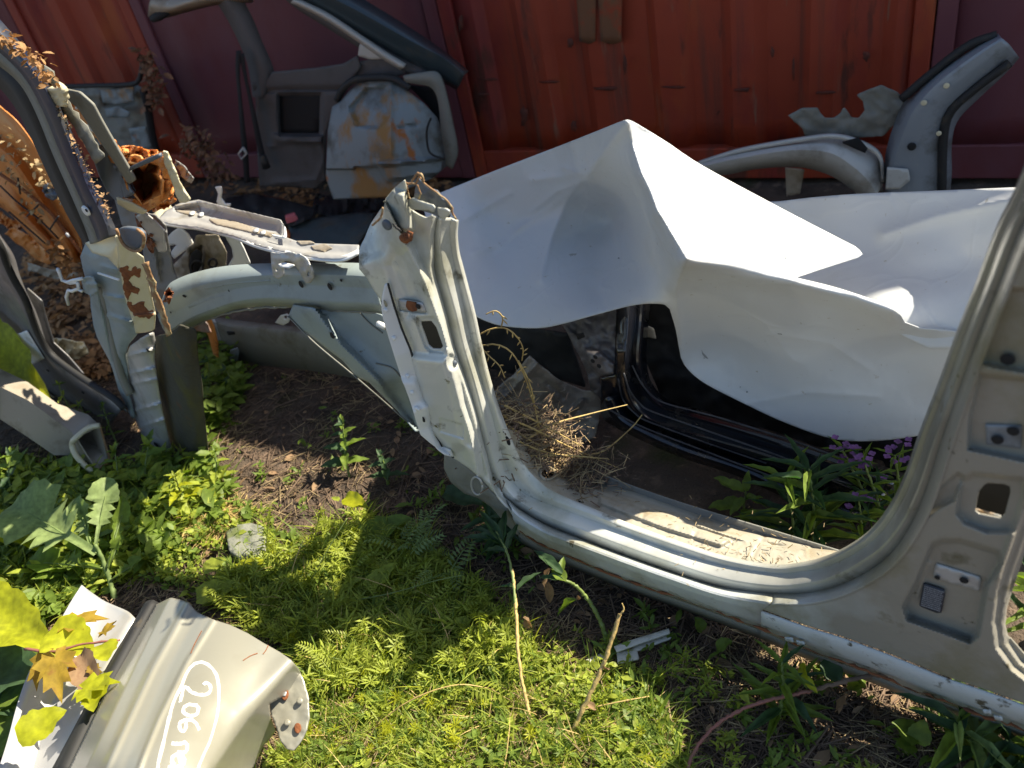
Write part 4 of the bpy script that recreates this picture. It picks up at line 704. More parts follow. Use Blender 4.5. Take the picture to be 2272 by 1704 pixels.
for ln, d_ in (([(1403,811),(1418,842),(1440,872),(1471,893),(1540,912),(1607,930),(1770,982),(1900,1030)], -.452), ([(1384,828),(1398,868),(1420,896),(1444,912),(1552,950),(1715,1007),(1860,1062)], -.42), ([(1372,840),(1382,886),(1410,918),(1440,936),(1560,980),(1700,1028)], -.425), ([(1345,905),(1420,945),(1530,988),(1640,1030),(1760,1076)], -.40)):
    V, F = tube([D(np.float64(a), np.float64(b), d_+.004) for a, b in crv(ln, 50)], .0022, 6); mk('highlight_bead', V, F, M['edgehighlight'], bs)
# crumpled inner panel beside it
cp = thing('bent_metal_sheet', 'crumpled dusty grey inner wing panel lying against the black sill', 'car part', G(1250, 970))
def fcp(x, y): return G(x, y, rbf_cp(x, y)+.03*fbm(x/40, y/40, 5)+ridge(x, y, [(1120,880),(1200,800)], .012, 6)+ridge(x, y, [(1240,940),(1290,890)], .015, 5)-ridge(x, y, [(1215,850),(1250,880)], .008, 6))
rbf_cp = rbf([(1096,869,.20),(1175,790,.30),(1237,842,.22),(1292,866,.16),(1326,869,.16),(1320,972,.03),(1220,976,.04),(1161,910,.12),(1100,905,.16)])
M['lightcrump'] = mat('scratched_dusty_aluminium', (.24, .22, .19), .5, .3, [((.12, .10, .08), .48, .15, 10, .8), ((.42, .40, .37), .66, .05, 30, .6)], bump=[(30, .5)])
V, F = sheet([(1096,869),(1140,830),(1175,790),(1200,812),(1237,842),(1292,866),(1326,869),(1335,900),(1320,972),(1280,985),(1220,976),(1190,940),(1161,912),(1130,905),(1100,905)], fcp, 4); mk('crumpled_sheet_metal', V, F, M['lightcrump'], cp, solid=.003, sharp=30)
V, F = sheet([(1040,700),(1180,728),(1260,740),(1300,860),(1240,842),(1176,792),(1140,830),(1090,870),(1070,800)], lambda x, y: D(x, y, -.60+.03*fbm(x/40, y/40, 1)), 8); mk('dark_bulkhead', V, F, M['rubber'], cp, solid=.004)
# ================================================================== left: front corner of another car
LP = Plane(SIDE.p+NS*.085, NS); lq = LP.at
fc = thing('car_front_corner', 'grey wing section with rust patch and long dark blue windscreen pillar at left', 'car wreck', lq(np.float64(350), np.float64(985)))
PS = [[(-80,120),(-78,95),(-70,60),(-50,30),(-30,10)], [(-6,190),(0,148),(12,128),(30,108),(50,100)], [(34,240),(46,190),(58,178),(82,168),(100,168)], [(68,305),(80,252),(95,246),(120,234),(138,240)], [(106,388),(118,345),(133,338),(157,326),(174,330)], [(146,472),(156,430),(171,425),(194,412),(214,420)], [(180,532),(188,505),(205,500),(232,490),(252,495)], [(192,560),(200,542),(218,537),(242,527),(264,522)]]
V, F = ribbon([[r[0], r[1]] for r in PS], [-.03, .0], lq, 6); mk('pillar_inner_edge', V, F, M['rubber'], fc, solid=.004)
V, F = ribbon([[r[1], r[2]] for r in PS], [.004, .022], lq, 6); mk('pillar_grey_face', V, F, M['primer_dirty'], fc, solid=.004)
V, F = ribbon([[r[2], ((r[2][0]*2+r[3][0])/3, (r[2][1]*2+r[3][1])/3), r[3], r[4]] for r in PS], [.024, .034, .030, .0], lq, 6); mk('pillar', V, F, M['navy'], fc, solid=.004, sharp=35)
V, F = join([disc(lq(np.float64(192), np.float64(467), .036), NS, .012, .004, 16)]); w = mk('white_washer', V, F, M['white'], fc)
V, F = disc(lq(np.float64(192), np.float64(467), .041), NS, .004, .001, 10); mk('washer_hole', V, F, M['dark'], w)
V, F = ribbon([[(-20,60),(0,85)], [(60,130),(52,150)], [(110,150),(98,172)], [(135,190),(122,205)], [(160,235),(140,245)], [(200,290),(178,300)], [(235,350),(212,362)]], [-.01, .0], lq, 6)
V = np.array(V)+RNG.normal(0, .0015, (len(V), 3)); mk('torn_outer_edge', V, F, M['primer_dirty'], fc, solid=.003)
V, F = sheet([(100,196),(112,198),(124,200),(134,194),(140,206),(146,222),(136,236),(122,238),(112,224)], lambda x, y: lq(x, y, .02+.02*fbm(x/16, y/16, 4)), 4); mk('cream_foam_lump', V, F, M['cream'], fc, solid=.012)
V, F = sheet([(130,196),(175,205),(205,232),(225,270),(262,335),(300,400),(285,410),(246,350),(205,290),(172,240),(140,214)], lambda x, y: lq(x, y, -.12), 6); mk('grey_rear_strip', V, F, M['primer_dirty'], fc, solid=.006)
# grey wing apron
def fap(x, y): return lq(x, y, .0+.02*pocket(x, y, [(183,560),(262,540),(300,740),(262,800),(215,740)], 1, 50)+ridge(x, y, [(222,640),(240,720),(258,800)], -.012, 7)+ridge(x, y, [(262,600),(225,590)], .004, 4)+ridge(x, y, [(230,655),(276,664)], .006, 5)+ridge(x, y, [(240,700),(290,716)], .006, 5)-side(x, y, [(250,520),(266,600),(284,680),(302,750)], .0, 5)+.004*fbm(x/25, y/25, 5))
V, F = sheet([(190,538),(220,526),(256,521),(262,560),(268,600),(280,650),(296,712),(305,742),(286,764),(278,791),(282,830),(286,880),(300,930),(290,925),(275,890),(263,866),(250,820),(240,795),(226,770),(215,748),(207,721),(201,680),(200,654),(184,598),(178,569)], fap, 4); mk('wing_apron', V, F, M['primer'], fc, solid=.004, sharp=40)
V, F = ribbon([[(212,640),(224,636)], [(226,690),(236,686)], [(238,740),(248,738)], [(248,790),(258,786)], [(262,840),(272,838)], [(280,880),(290,876)]], [.012, .012], lq, 5); mk('apron_edge', V, F, M['primer_dirty'], fc, solid=.012)
V, F = sheet([(190,538),(222,526),(256,521),(270,560),(264,596),(240,570),(206,560)], lambda x, y: fap(x, y)+NS*.002, 4); mk('cream_top_face', V, F, M['cream'], fc, solid=.002)
def frp(x, y): return lq(x, y, .030-.0005*(x-260)+.003*fbm(x/15, y/15, 3)+ridge(x, y, [(300,700),(345,698)], .006, 4))
V, F = sheet([(256,523),(275,535),(296,556),(318,572),(322,600),(334,650),(345,697),(342,733),(322,738),(301,740),(294,712),(277,661),(265,593)], frp, 4); mk('side_plate', V, F, M['cream'], fc, solid=.003, sharp=40)
for ol in ([(266,596),(282,592),(290,600),(300,592),(312,596),(312,618),(298,612),(286,620),(296,634),(312,640),(306,652),(290,648),(286,664),(296,676),(318,668),(322,686),(340,688),(343,700),(330,706),(308,702),(294,694),(282,668),(274,640),(276,615)],):
    V, F = sheet(rough(ol, 6, 4), lambda x, y: frp(x, y)+NS*.0015, 1.6); mk('rust_patch', V, F, M['orange'] if 0 else M['rust'], fc, solid=.001)
V, F = sheet([(260,509),(274,506),(289,507),(306,511),(316,521),(317,536),(313,550),(303,553),(294,552),(280,546),(270,535)], lambda x, y: lq(x, y, .035), 4); mk('cap_end', V, F, M['slate'], fc, solid=.01)
P = [lq(np.float64(a), np.float64(b), .045) for a, b in crv([(258,508),(270,536),(282,549),(300,557),(314,552),(319,536),(317,520),(304,509)], 24)]; V, F = tube(P, .0035, 6); mk('torn_edge', V, F, M['rustedge'], fc)
V, F = ribbon([[(316,585),(324,583)], [(328,625),(337,622)], [(340,665),(349,661)], [(356,705),(365,700)], [(370,748),(377,744)]], [.035, .035], lq, 5); V = np.array(V)+RNG.normal(0, .0012, (len(V), 3)); mk('rusty_edge_strip', V, F, M['rustedge'], fc, solid=.006)
RB = [(278,791),(288,768),(310,752),(342,738),(346,760),(344,800),(352,860),(362,920),(378,985),(388,1012),(340,1012),(328,1006),(318,980),(311,961),(296,917),(284,870)]
def frb(x, y): return lq(x, y, .012+.03*sstep((x-285-(y-800)*.16)/60.)*0-.03*np.abs((x-315-(y-800)*.2)/40.)**2+.006*np.sin(0*x)+ridge(x, y, [(280,830),(346,818)], .007, 4)+ridge(x, y, [(283,852),(350,842)], .005, 4)+ridge(x, y, [(292,912),(360,896)], .008, 4)+ridge(x, y, [(308,948),(368,930)], .006, 4)+ridge(x, y, [(282,790),(344,775)], .006, 4))
V, F = sheet(RB, frb, 3.6); mk('ribbed_side_member', V, F, M['greysteel'], fc, solid=.004, sharp=40)
for x, y, r_ in ((297,864,.005),(349,985,.011),(331,775,.006)):
    V, F = disc(frb(np.float64(x), np.float64(y))+NS*.004, NS, r_, .001, 12); mk('bolt_hole', V, F, M['dark'], fc)
def fdk(x, y): return lq(x, y, -.03+.05*np.cos((x-400-(y-850)*.12)/28.)*.5+.012*fbm(x/30, y/60, 3))
M['mossdark'] = mat('dark_mossy_plate', (.05, .048, .035), .9, 0, [((.075, .07, .02), .48, .12, 8, .95, (1, 1, .4)), ((.11, .05, .02), .64, .06, 12, .95, (1, 1, .4))], bump=[(60, .4)])
V, F = sheet([(344,746),(375,740),(400,722),(436,732),(440,790),(447,842),(455,930),(462,1007),(430,1012),(395,1006),(378,985),(362,920),(350,850)], fdk, 5); mk('mossy_lower_plate', V, F, M['mossdark'], fc, solid=.004, sharp=40)
V, F = sheet([(180,620),(192,612),(206,616),(216,636),(214,652),(200,656),(186,648)], lambda x, y: lq(x, y, .04+.012*fbm(x/8, y/8, 3)), 3); mk('grey_bracket', V, F, M['primer'], fc, solid=.004)
for pts in ([(128,596),(132,606),(138,622),(150,626),(162,622),(182,618)], [(154,628),(172,626),(175,640),(160,646),(152,644),(147,660),(152,676)], [(172,626),(174,642),(182,646)]):
    V, F = tube([lq(np.float64(a), np.float64(b), .045) for a, b in pts], .0045, 6); mk('white_wire_hook', V, F, M['white'], fc)
V, F = tube([lq(np.float64(a), np.float64(b), .035) for a, b in ((218,606),(240,613),(264,621))], .003, 6); mk('white_rod', V, F, M['white'], fc)
# torn plate with cross mark and orange crumpled end
LB = Plane(SIDE.p-NS*.10, NS); lb = LB.at
oc = thing('crumpled_strut', 'orange crumpled open ended strut with white cross mark beside the dark blue pillar', 'car part', lb(np.float64(330), np.float64(470)))
V, F = sheet([(162,222),(175,226),(186,219),(198,248),(213,282),(238,316),(262,340),(268,352),(258,364),(247,361),(228,330),(214,306),(182,304),(170,262)], lambda x, y: lb(x, y, .02+ridge(x, y, [(186,219),(213,282),(262,345)], .02, 5)+.01*fbm(x/12, y/12, 2)), 3.2); mk('strut_plate', V, F, M['orange'], oc, solid=.004, sharp=40)
M['chalk'] = mat('white_paint_marker', (.75, .74, .70), .8)
for pts in ([(188,282),(196,282),(203,288),(205,300),(204,308)], [(192,290),(200,284),(212,280)], [(196,276),(202,286),(212,292)], [(170,240),(178,236),(190,232)]):
    P = [lb(np.float64(a), np.float64(b), .038) for a, b in crv(pts, 10)]; V, F = tube(P, .0035, 5); mk('paint_cross', V, F, M['chalk'], oc)
V, F = sheet([(206,332),(220,326),(234,320),(244,345),(262,372),(280,400),(296,430),(280,440),(254,444),(236,424),(222,390),(212,360)], lambda x, y: lb(x, y, .015+.00003*(x-250)**2), 4); mk('slate_curved_plate', V, F, M['slate'], oc, solid=.004)
V, F = sheet([(247,366),(262,372),(276,358),(284,372),(292,400),(300,425),(296,435),(276,402)], lambda x, y: lb(x, y, .03+.025*fbm(x/9, y/14, 2)), 3); mk('folded_shards', V, F, M['slate'], oc, solid=.003)
ring = [(284,362),(276,388),(286,418),(300,430),(316,452),(338,440),(357,432),(360,402),(350,386),(357,368),(332,356),(308,366)]
for k, (dz, sc) in enumerate(((.0, 1.0),)):
    c0 = np.array([320, 402.]); P0 = [lb(np.float64(a), np.float64(b), .05) for a, b in ring]; P1 = [lb(np.float64(c0[0]+(a-c0[0])*.55+4), np.float64(c0[1]+(b-c0[1])*.55-6), -.08)+RNG.normal(0, .006, 3) for a, b in ring]
    V = P0+P1; n = len(ring); F = [(i, (i+1) % n, n+(i+1) % n, n+i) for i in range(n)]+[tuple(n+i for i in range(n))]
    mk('open_end', V, F, M['orange'], oc, solid=.005, smooth=False)
V, F = sheet([(282,352),(300,345),(320,352),(345,340),(361,337),(372,352),(380,372),(388,395),(386,415),(378,432),(350,456),(326,471),(290,455),(262,442),(280,436),(306,444),(330,448),(352,440),(362,415),(360,385),(350,365),(320,358),(296,366)], lambda x, y: lb(x, y, .045+.06*fbm(x/24, y/24, 6)), 3.2); mk('crumpled_flange', V, F, M['orange'], oc, solid=.005, sharp=30)
V, F = ribbon([[(296,366),(294,376)], [(330,350),(332,360)], [(358,338),(362,346)]], [.07, .07], lb, 4); mk('dark_bar', V, F, M['slate'], oc, solid=.01)
V, F = sheet([(361,337),(372,340),(380,366),(392,392),(398,408),(420,443),(412,450),(399,450),(388,430),(384,412),(376,392),(364,362)], lambda x, y: lb(x, y, .06+.02*fbm(x/30, y/30, 3)), 3); mk('cream_brace', V, F, M['cream'], oc, solid=.005)
V, F = sheet([(258,438),(290,450),(326,470),(318,476),(286,468),(260,452)], lambda x, y: lb(x, y, .07), 4); mk('pale_lower_lip', V, F, M['cream'], oc, solid=.005)
# broad grey panel below it that runs behind the apron rail
gp = thing('front_cross_panel', 'grey and rust stained upright cross panel between crumpled strut and apron rail', 'car part', lb(np.float64(380), np.float64(740)))
M['rustygrey'] = mat('rust_stained_grey_panel', (.19, .19, .19), .6, .1, [((.20, .085, .04), .52, .12, 4.5, .9), ((.10, .09, .075), .56, .15, 11, .8)], bump=[(50, .15)])
V, F = sheet([(254,442),(290,452),(326,474),(345,478),(366,500),(372,540),(384,600),(400,640),(420,680),(460,720),(468,740),(440,735),(400,720),(360,700),(345,690),(330,640),(320,590),(316,540),(300,520),(270,500)], lambda x, y: lb(x, y, -.03+.03*fbm(x/40, y/40, 6)+ridge(x, y, [(330,500),(352,620)], .012, 6)), 4); mk('panel', V, F, M['rustygrey'], gp, solid=.004, sharp=40)
V, F = sheet([(318,470),(345,492),(362,510),(368,560),(352,560),(336,530),(300,480)], lambda x, y: lb(x, y, .02), 4); mk('grey_upper_plate', V, F, M['greysteel'], gp, solid=.004)
V, F = sheet([(435,690),(462,700),(474,725),(482,760),(484,800),(474,790),(462,745),(446,716)], lambda x, y: lb(x, y, -.14), 4); mk('orange_stay', V, F, M['orange'], gp, solid=.004)
# ================================================================== orange painted body panel far left
op = thing('orange_body_panel', 'orange ribbed car body panel with dry leaves stuck on, at the left edge', 'car part', D(np.float64(120), np.float64(560), -.25))
OR = [[(-60,180),(-60,250),(-60,300),(-60,340),(-60,420),(-60,436)], [(0,234),(0,300),(-4,332),(-6,372),(0,440),(-2,456)], [(45,275),(38,330),(30,365),(25,402),(32,462),(28,478)], [(96,350),(84,395),(72,425),(62,458),(68,500),(62,514)], [(148,440),(130,470),(118,495),(108,520),(108,540),(100,550)], [(176,505),(168,540),(155,552),(142,556),(134,560),(126,566)], [(184,560),(178,580),(165,585),(158,588),(150,588),(142,592)]]
V, F = ribbon(OR, [.03, .0, .05, .02, .06, .05], lambda x, y, o: D(x, y, -.25+o), 6, .18); mk('ribbed_panel', V, F, M['orange'], op, solid=.004, sharp=25)
V, F = tube([D(np.float64(a), np.float64(b), -.19) for a, b in crv([(0,386),(50,420),(110,470),(150,520),(180,560)], 20)], .006, 6); mk('rod', V, F, M['rust'], op)
for pts in ([(0,412),(40,450),(85,485),(130,530)], [(40,395),(45,430)], [(20,470),(60,505),(100,540)], [(60,480),(85,455)], [(110,510),(130,480)]):
    V, F = tube([D(np.float64(a), np.float64(b), -.175) for a, b in crv(pts, 12)], .003, 5); mk('dark_wire', V, F, M['rubber'], op)
V, F = sheet([(94,412),(104,408),(122,420),(128,440),(118,446),(100,436)], lambda x, y: D(x, y, -.18+.03*fbm(x/8, y/8, 3)), 3); mk('torn_black_clip', V, F, M['slate'], op, solid=.006)
V, F = disc(D(np.float64(151), np.float64(521), -.17), NS, .008, .004); mk('stud', V, F, M['white'], op)
# ================================================================== grey door frame at the left edge
gf = thing('door_frame_piece', 'curved dark grey door frame with black rubber seal and blank white sticker', 'car part', G(250, 930))
GR = [[(-110,560),(-80,540),(-40,500),(-24,498),(0,520)], [(-60,620),(-20,590),(-8,545),(6,540),(30,565)], [(-30,680),(0,628),(8,585),(20,580),(44,610)], [(0,720),(30,662),(27,625),(38,620),(60,650)], [(22,768),(58,722),(52,670),(63,665),(84,700)], [(46,812),(72,762),(77,735),(88,735),(106,765)], [(76,847),(92,792),(103,780),(114,782),(140,800)], [(116,880),(128,838),(136,808),(147,812),(180,838)], [(160,906),(182,872),(190,846),(202,850),(222,868)], [(205,927),(226,902),(245,880),(255,884),(262,894)], [(238,950),(252,932),(272,905),(280,908),(288,918)]]
V, F = ribbon([[r[0], r[1], r[2]] for r in GR], [-.02, .012, .02], lambda x, y, o: lq(x, y, o), 6, .2); mk('frame', V, F, M['grey'], gf, solid=.004, sharp=35)
P = [lq(np.float64(r[2][0]*.5+r[3][0]*.5), np.float64(r[2][1]*.5+r[3][1]*.5), .026) for r in GR]; V, F = tube(crv(P, 60), .010, 8); mk('rubber_seal', V, F, M['rubber'], gf)
V, F = ribbon([[r[3], r[4]] for r in GR], [.018, -.03], lambda x, y, o: lq(x, y, o), 6); mk('inner_flange', V, F, M['grey'], gf, solid=.004)
V, F = sheet([(30,745),(59,733),(98,796),(72,809)], lambda x, y: lq(x, y, .021), 5); mk('white_sticker', V, F, M['white'], gf, solid=.0015)
for x, y in ((106,822),(184,871),(75,700)):
    V, F = disc(lq(np.float64(x), np.float64(y), .016), NS, .008, .001, 10, .005); mk('slot', V, F, M['dark'], gf)
V, F = sheet([(60,640),(92,668),(100,700),(118,760),(150,790),(190,836),(160,820),(120,790),(90,760),(66,700)], lambda x, y: lq(x, y, -.05), 5); mk('inner_panel', V, F, M['grey'], gf, solid=.004)
# ================================================================== sawn-off box rail in the weeds
br = thing('box_rail', 'taupe hollow box rail with open sawn end lying in weeds at left', 'car part', G(190, 1000, 0))
ringpx = [((-60,790,.34),(-60,835,.34),(-60,905,.22),(-60,880,.22)), ((0,818,.27),(0,858,.27),(0,930,.16),(0,880,.16)), ((62,848,.23),(62,888,.23),(62,970,.11),(62,915,.11)), ((128,896,.17),(120,930,.17),(120,1010,.05),(140,960,.05)), ((196,920,.13),(160,960,.13),(170,1010,.03),(215,990,.02)), ((222,945,.12),(168,972,.12),(214,1046,.02),(242,1022,.02))]
V = []; F = []
for r_ in ringpx:
    for (x, y, z) in r_: V.append(G(x, y, z))
for i in range(len(ringpx)-1):
    for j in range(4): F.append((i*4+j, i*4+(j+1) % 4, (i+1)*4+(j+1) % 4, (i+1)*4+j))
o = mk('rail_walls', V, F, M['brownrail'], br, solid=.005, sharp=30)
P = [G(x, y, z+.004) for x, y, z in ((222,944,.12),(196,950,.125),(168,972,.12),(160,984,.10),(166,1006,.075),(180,1024,.05),(196,1040,.03),(214,1050,.018))]; V, F = tube(crv(P, 24), .0085, 7); mk('bright_cut_edge', V, F, M['cream'], br)
P = [G(x, y, z+.004) for x, y, z in ((222,944,.12),(232,980,.07),(243,1022,.02),(228,1034,.02),(214,1046,.02))]; V, F = tube(crv(P, 16), .003, 6); mk('cut_edge', V, F, M['rustedge'], br)
for x, y, z in ((106,902,.182),(48,868,.23),(20,850,.25)):
    V, F = disc(G(np.float64(x), np.float64(y), z), (0.1, -.3, 1), .012, .001, 12, .005); mk('slot', V, F, M['dark'], br)
# ================================================================== front wing in the foreground, with handwriting
M['wing'] = mat('pearl_white_paint', (.30, .29, .235), .36, .15, [((.25, .235, .18), .5, .25, 5, .4), ((.28, .15, .06), .715, .03, 20, .8)], coat=.5, bump=[(80, .02)])
M['wingwhite'] = mat('white_inner_paint', (.42, .42, .42), .35, .1, [((.36, .33, .27), .55, .2, 6, .5)], coat=.3)
wg = thing('car_wing', 'cut off pearl white car wing with white handwriting, in the lower left corner', 'car part', G(420, 1640, 0))
zw = rbf([(381,1326,.235),(419,1337,.245),(474,1375,.26),(550,1405,.26),(646,1464,.235),(684,1546,.17),(680,1615,.14),(650,1660,.12),(563,1704,.15),(186,1704,.28),(240,1690,.32),(316,1684,.345),(400,1690,.34),(464,1704,.30),(500,1560,.29),(337,1400,.235),(268,1500,.24),(520,1800,.2),(150,1800,.3)])
CR1 = [(378,1326),(300,1480),(192,1704),(150,1800)]; CR2 = [(419,1338),(340,1480),(245,1684),(190,1800)]; CR3 = [(474,1375),(415,1470),(355,1590),(316,1684),(275,1800)]; ROLL = [(646,1466),(600,1520),(540,1590),(464,1704),(410,1790)]
def fw(x, y):
    z = zw(x, y)-side(x, y, CR1, -.045, 30)*0
    d1, s1, _, _ = seg_dist(x, y, CR1); z = z-.0012*np.where(s1 > 0, d1, 0)*1.0
    z = z+ridge(x, y, CR2, .008, 9)+ridge(x, y, CR3, .006, 6)+ridge(x, y, [(445,1350),(378,1480),(285,1684),(240,1800)], -.004, 14)
    d2, s2, _, _ = seg_dist(x, y, ROLL); z = z+ridge(x, y, ROLL, .012, 26)-.0010*np.where(s2 < 0, np.maximum(d2-10, 0), 0)
    return G(x, y, z)
WO = [(378,1326),(400,1330),(419,1337),(436,1357),(474,1375),(510,1386),(550,1405),(584,1426),(620,1446),(646,1464),(664,1485),(676,1515),(660,1540),(620,1550),(598,1562),(600,1590),(612,1622),(598,1640),(584,1656),(563,1704),(530,1790),(120,1800),(153,1704),(184,1640),(222,1560),(268,1470),(310,1400),(345,1342)]
V, F = sheet(WO, fw, 3.2); mk('wing_skin', V, F, M['wing'], wg, solid=.003, sharp=50)
def fbk(x, y): return G(x, y, .150+.0006*(x-600)-.0009*np.maximum(y-1600, 0)+.012*np.cos((y-1560)/40.)+.0*x)
V, F = sheet([(646,1472),(662,1484),(674,1510),(684,1546),(686,1590),(680,1620),(668,1645),(650,1666),(636,1662),(622,1645),(612,1612),(600,1580),(598,1556),(616,1524)], lambda x, y: G(x, y, .188-.0003*np.maximum(y-1500, 0)+.006*fbm(x/20, y/20, 1)), 4); mk('end_bracket', V, F, M['wing'], wg, solid=.004, sharp=40)
fe = lambda x, y: G(x, y, .191-.0003*np.maximum(y-1500, 0)+.006*fbm(x/20, y/20, 1))
for x, y, rx, ry, m_ in ((632,1541,9,15,'rust'),(632,1540,5,8,'wingwhite'),(661,1617,8,12,'rust')):
    V, F = sheet(ell(x, y, rx, ry, 16), lambda a, b: fe(a, b)+np.array([0, 0, .002 if m_ == 'rust' else .004]), 3); mk('rust_ring' if m_ == 'rust' else 'bolt', V, F, M[m_], wg, solid=.001)
for x, y in ((666,1556),(638,1604)):
    V, F = disc(fe(np.float64(x), np.float64(y)), (0, -.2, 1), .006, .004); mk('boss', V, F, M['wing'], wg)
CW = [(1022,1659),(1050,1440),(1085,1300),(1130,1180),(1180,1080),(1215,1010),(1255,975),(1300,965),(1350,985),(1390,1030),(1412,1100),(1418,1200),(1405,1320),(1375,1440),(1330,1560),(1285,1659),(1240,1800)]
def cw(p): return (p[0]*.3436, 1134+p[1]*.3436)
def c2(p): return (240+p[0]*.208, 1400+p[1]*.208)
def stroke(pts, r, n):
    P = [fw(np.float64(a), np.float64(b))+np.array([0, 0, .0012]) for a, b in crv(pts, n)]
    V = []; F = []
    for i, p in enumerate(P):
        t_ = P[min(i+1, n-1)]-P[max(i-1, 0)]; s_ = np.cross(t_, (0, -.3, 1)); s_ /= np.linalg.norm(s_)+1e-9; rr = r*(1+.16*math.sin(i*1.3)+.12*math.sin(i*2.9+1)); V += [p-s_*rr, p+s_*rr]
    return V, [(2*i, 2*i+1, 2*i+3, 2*i+2) for i in range(n-1)]
parts = [stroke([c2(q_) for q_ in s_], .0026, 40) for s_ in (
    [(520,1700),(530,1460),(590,1200),(640,980),(700,760),(780,600),(830,470),(890,380),(960,340),(1030,340),(1110,400),(1160,480),(1180,600),(1180,760),(1150,950),(1090,1160),(1010,1340),(950,1500)],
    [(1020,575),(1050,555),(1085,580),(1095,630),(1060,675),(980,685),(890,655),(840,605),(805,610),(790,680),(770,760)],
    [(945,800),(860,790),(805,830),(815,880),(880,910),(945,890),(965,830),(940,795)],
    [(970,1065),(950,1010),(900,960),(820,955),(765,990),(770,1050),(800,1075),(830,1040),(830,980)],
    [(680,1205),(760,1208),(820,1195),(845,1235),(830,1290),(780,1305),(740,1295)],
    [(760,1330),(770,1400),(800,1425),(815,1385),(790,1335),(730,1325),(690,1350),(685,1400),(710,1430)],
    [(800,1440),(740,1455),(660,1450),(700,1520),(780,1530),(810,1480)])]
M['ink'] = mat('white_marker_paint', (.88, .88, .86), .5, 0, [((.48, .45, .37), .60, .06, 90, .5)])
V, F = join(parts); mk('handwriting', V, F, M['ink'], wg, smooth=False, solid=.0006)
for pts in ([(596,1432),(590,1444),(584,1452)], [(572,1450),(556,1456),(540,1466)], [(448,1400),(432,1430),(424,1450)]):
    V, F = stroke(pts, .0008, 12); mk('rust_crack', V, F, M['rust'], wg, smooth=False, solid=.0004)
V, F = ribbon([[(352,1338),(340,1336),(330,1342)], [(322,1400),(306,1394),(296,1402)], [(286,1470),(268,1462),(256,1468)], [(240,1555),(222,1548),(208,1556)], [(200,1640),(178,1632),(164,1640)], [(165,1720),(140,1715),(120,1722)]], [.175, .20, .17], lambda x, y, o: G(x, y, o), 6); mk('foam_seal', V, F, M['rubber'], wg, solid=.01)
V, F = ribbon([[(182,1298),(200,1312),(232,1334),(285,1356),(300,1372)], [(158,1334),(184,1350),(220,1368),(262,1398),(276,1410)], [(120,1400),(150,1416),(190,1440),(228,1466),(244,1476)], [(70,1480),(100,1500),(140,1524),(184,1560),(200,1570)], [(40,1560),(66,1582),(100,1600),(140,1640),(160,1652)], [(18,1640),(50,1662),(80,1680),(110,1720),(130,1730)], [(-10,1730),(20,1750),(50,1770),(80,1800),(100,1810)]], [.16, .135, .10, .135, .15], lambda x, y, o: G(x, y, o), 6, .25); mk('inner_channel', V, F, M['wingwhite'], wg, solid=.003, sharp=40)
V, F = ribbon([[(300,1372),(312,1384)], [(262,1440),(276,1450)], [(222,1510),(238,1520)], [(176,1600),(192,1610)], [(130,1710),(148,1720)]], [.125, .13], lambda x, y, o: G(x, y, o), 6); mk('dark_channel', V, F, M['slate'], wg, solid=.004)
# ================================================================== loose scrap on the ground behind
def gsheet(name, label, cat, ol, m, z=.03, amp=.03, sc=25, th=.004, seed=3):
    V, F = sheet(ol, lambda x, y: G(x, y, z+amp*fbm(x/sc, y/sc, seed)), 5); o = mk(name, V, F, m, solid=th, sharp=40); return tag(o, label, cat)
gsheet('teal_panel', 'flat dark teal body panel lying behind the cowl crossmember', 'car part', [(638,492),(700,484),(740,478),(800,470),(832,472),(815,510),(800,530),(790,545),(740,545),(680,540),(645,530)], mat('dark_teal_scrap', (.06, .085, .09), .45, .1, [((.08, .07, .05), .5, .2, 8, .9)]), .10, .03, 60)
gsheet('black_plastic_panel', 'torn black plastic panel lying left of the dark teal panel', 'scrap', [(500,440),(560,430),(640,445),(700,462),(690,485),(650,500),(600,490),(540,470),(505,462)], M['rubber'], .12, .06, 30)
gsheet('brown_scrap_strip', 'rust brown scrap strip lying below the hanging seat belts', 'scrap', [(545,440),(590,434),(630,440),(640,450),(600,452),(560,450)], M['rust'], .10, .03, 14, .01)
gsheet('black_plastic_panel', 'crumpled dark plastic heap under the blue grey wheel housing', 'scrap', [(700,430),(760,440),(860,440),(900,420),(860,470),(800,470),(740,480),(690,470)], M['rubber'], .06, .10, 22, .006, 8)
def blk(name, label, cat, x, y, z, s, m, rot=0, bev=.15):
    p = G(x, y, z); c, sn = math.cos(rot), math.sin(rot); V = []
    for zz in (-1, 1):
        for a, b in ((-1, -1), (1, -1), (1, 1), (-1, 1)):
            u, w_ = a*s[0]*(1-.1*zz), b*s[1]*(1-.1*zz); V.append(p+np.array([u*c-w_*sn, u*sn+w_*c, zz*s[2]]))
    o = mk(name, V, [(0, 3, 2, 1), (4, 5, 6, 7), (0, 1, 5, 4), (1, 2, 6, 5), (2, 3, 7, 6), (3, 0, 4, 7)], m, smooth=False); b_ = o.modifiers.new('b', 'BEVEL'); b_.width = min(s)*bev*2; b_.segments = 2
    return tag(o, label, cat)
blk('pink_block', 'small pink plastic block on black plastic behind the cowl crossmember', 'plastic piece', 646, 483, .14, (.022, .014, .014), mat('pink_plastic', (.55, .13, .14), .5), .2)
p = G(637, 524, .10); V, F = tube([p-np.array([.03, 0, 0]), p-np.array([.008, 0, 0]), p, p+np.array([.012, 0, 0])], [.018, .018, .024, .024], 14); tag(mk('bottle_cap', V, F, mat('orange_plastic', (.5, .13, .03), .5)), 'small round orange cap at the torn end of the crossmember', 'cap')
V, F = disc(G(np.float64(684), np.float64(535), .64), (0, 0, 1), .018, .014, 12); tag(mk('white_pebble', V, F, M['white']), 'small white lump resting on the cowl crossmember', 'pebble')
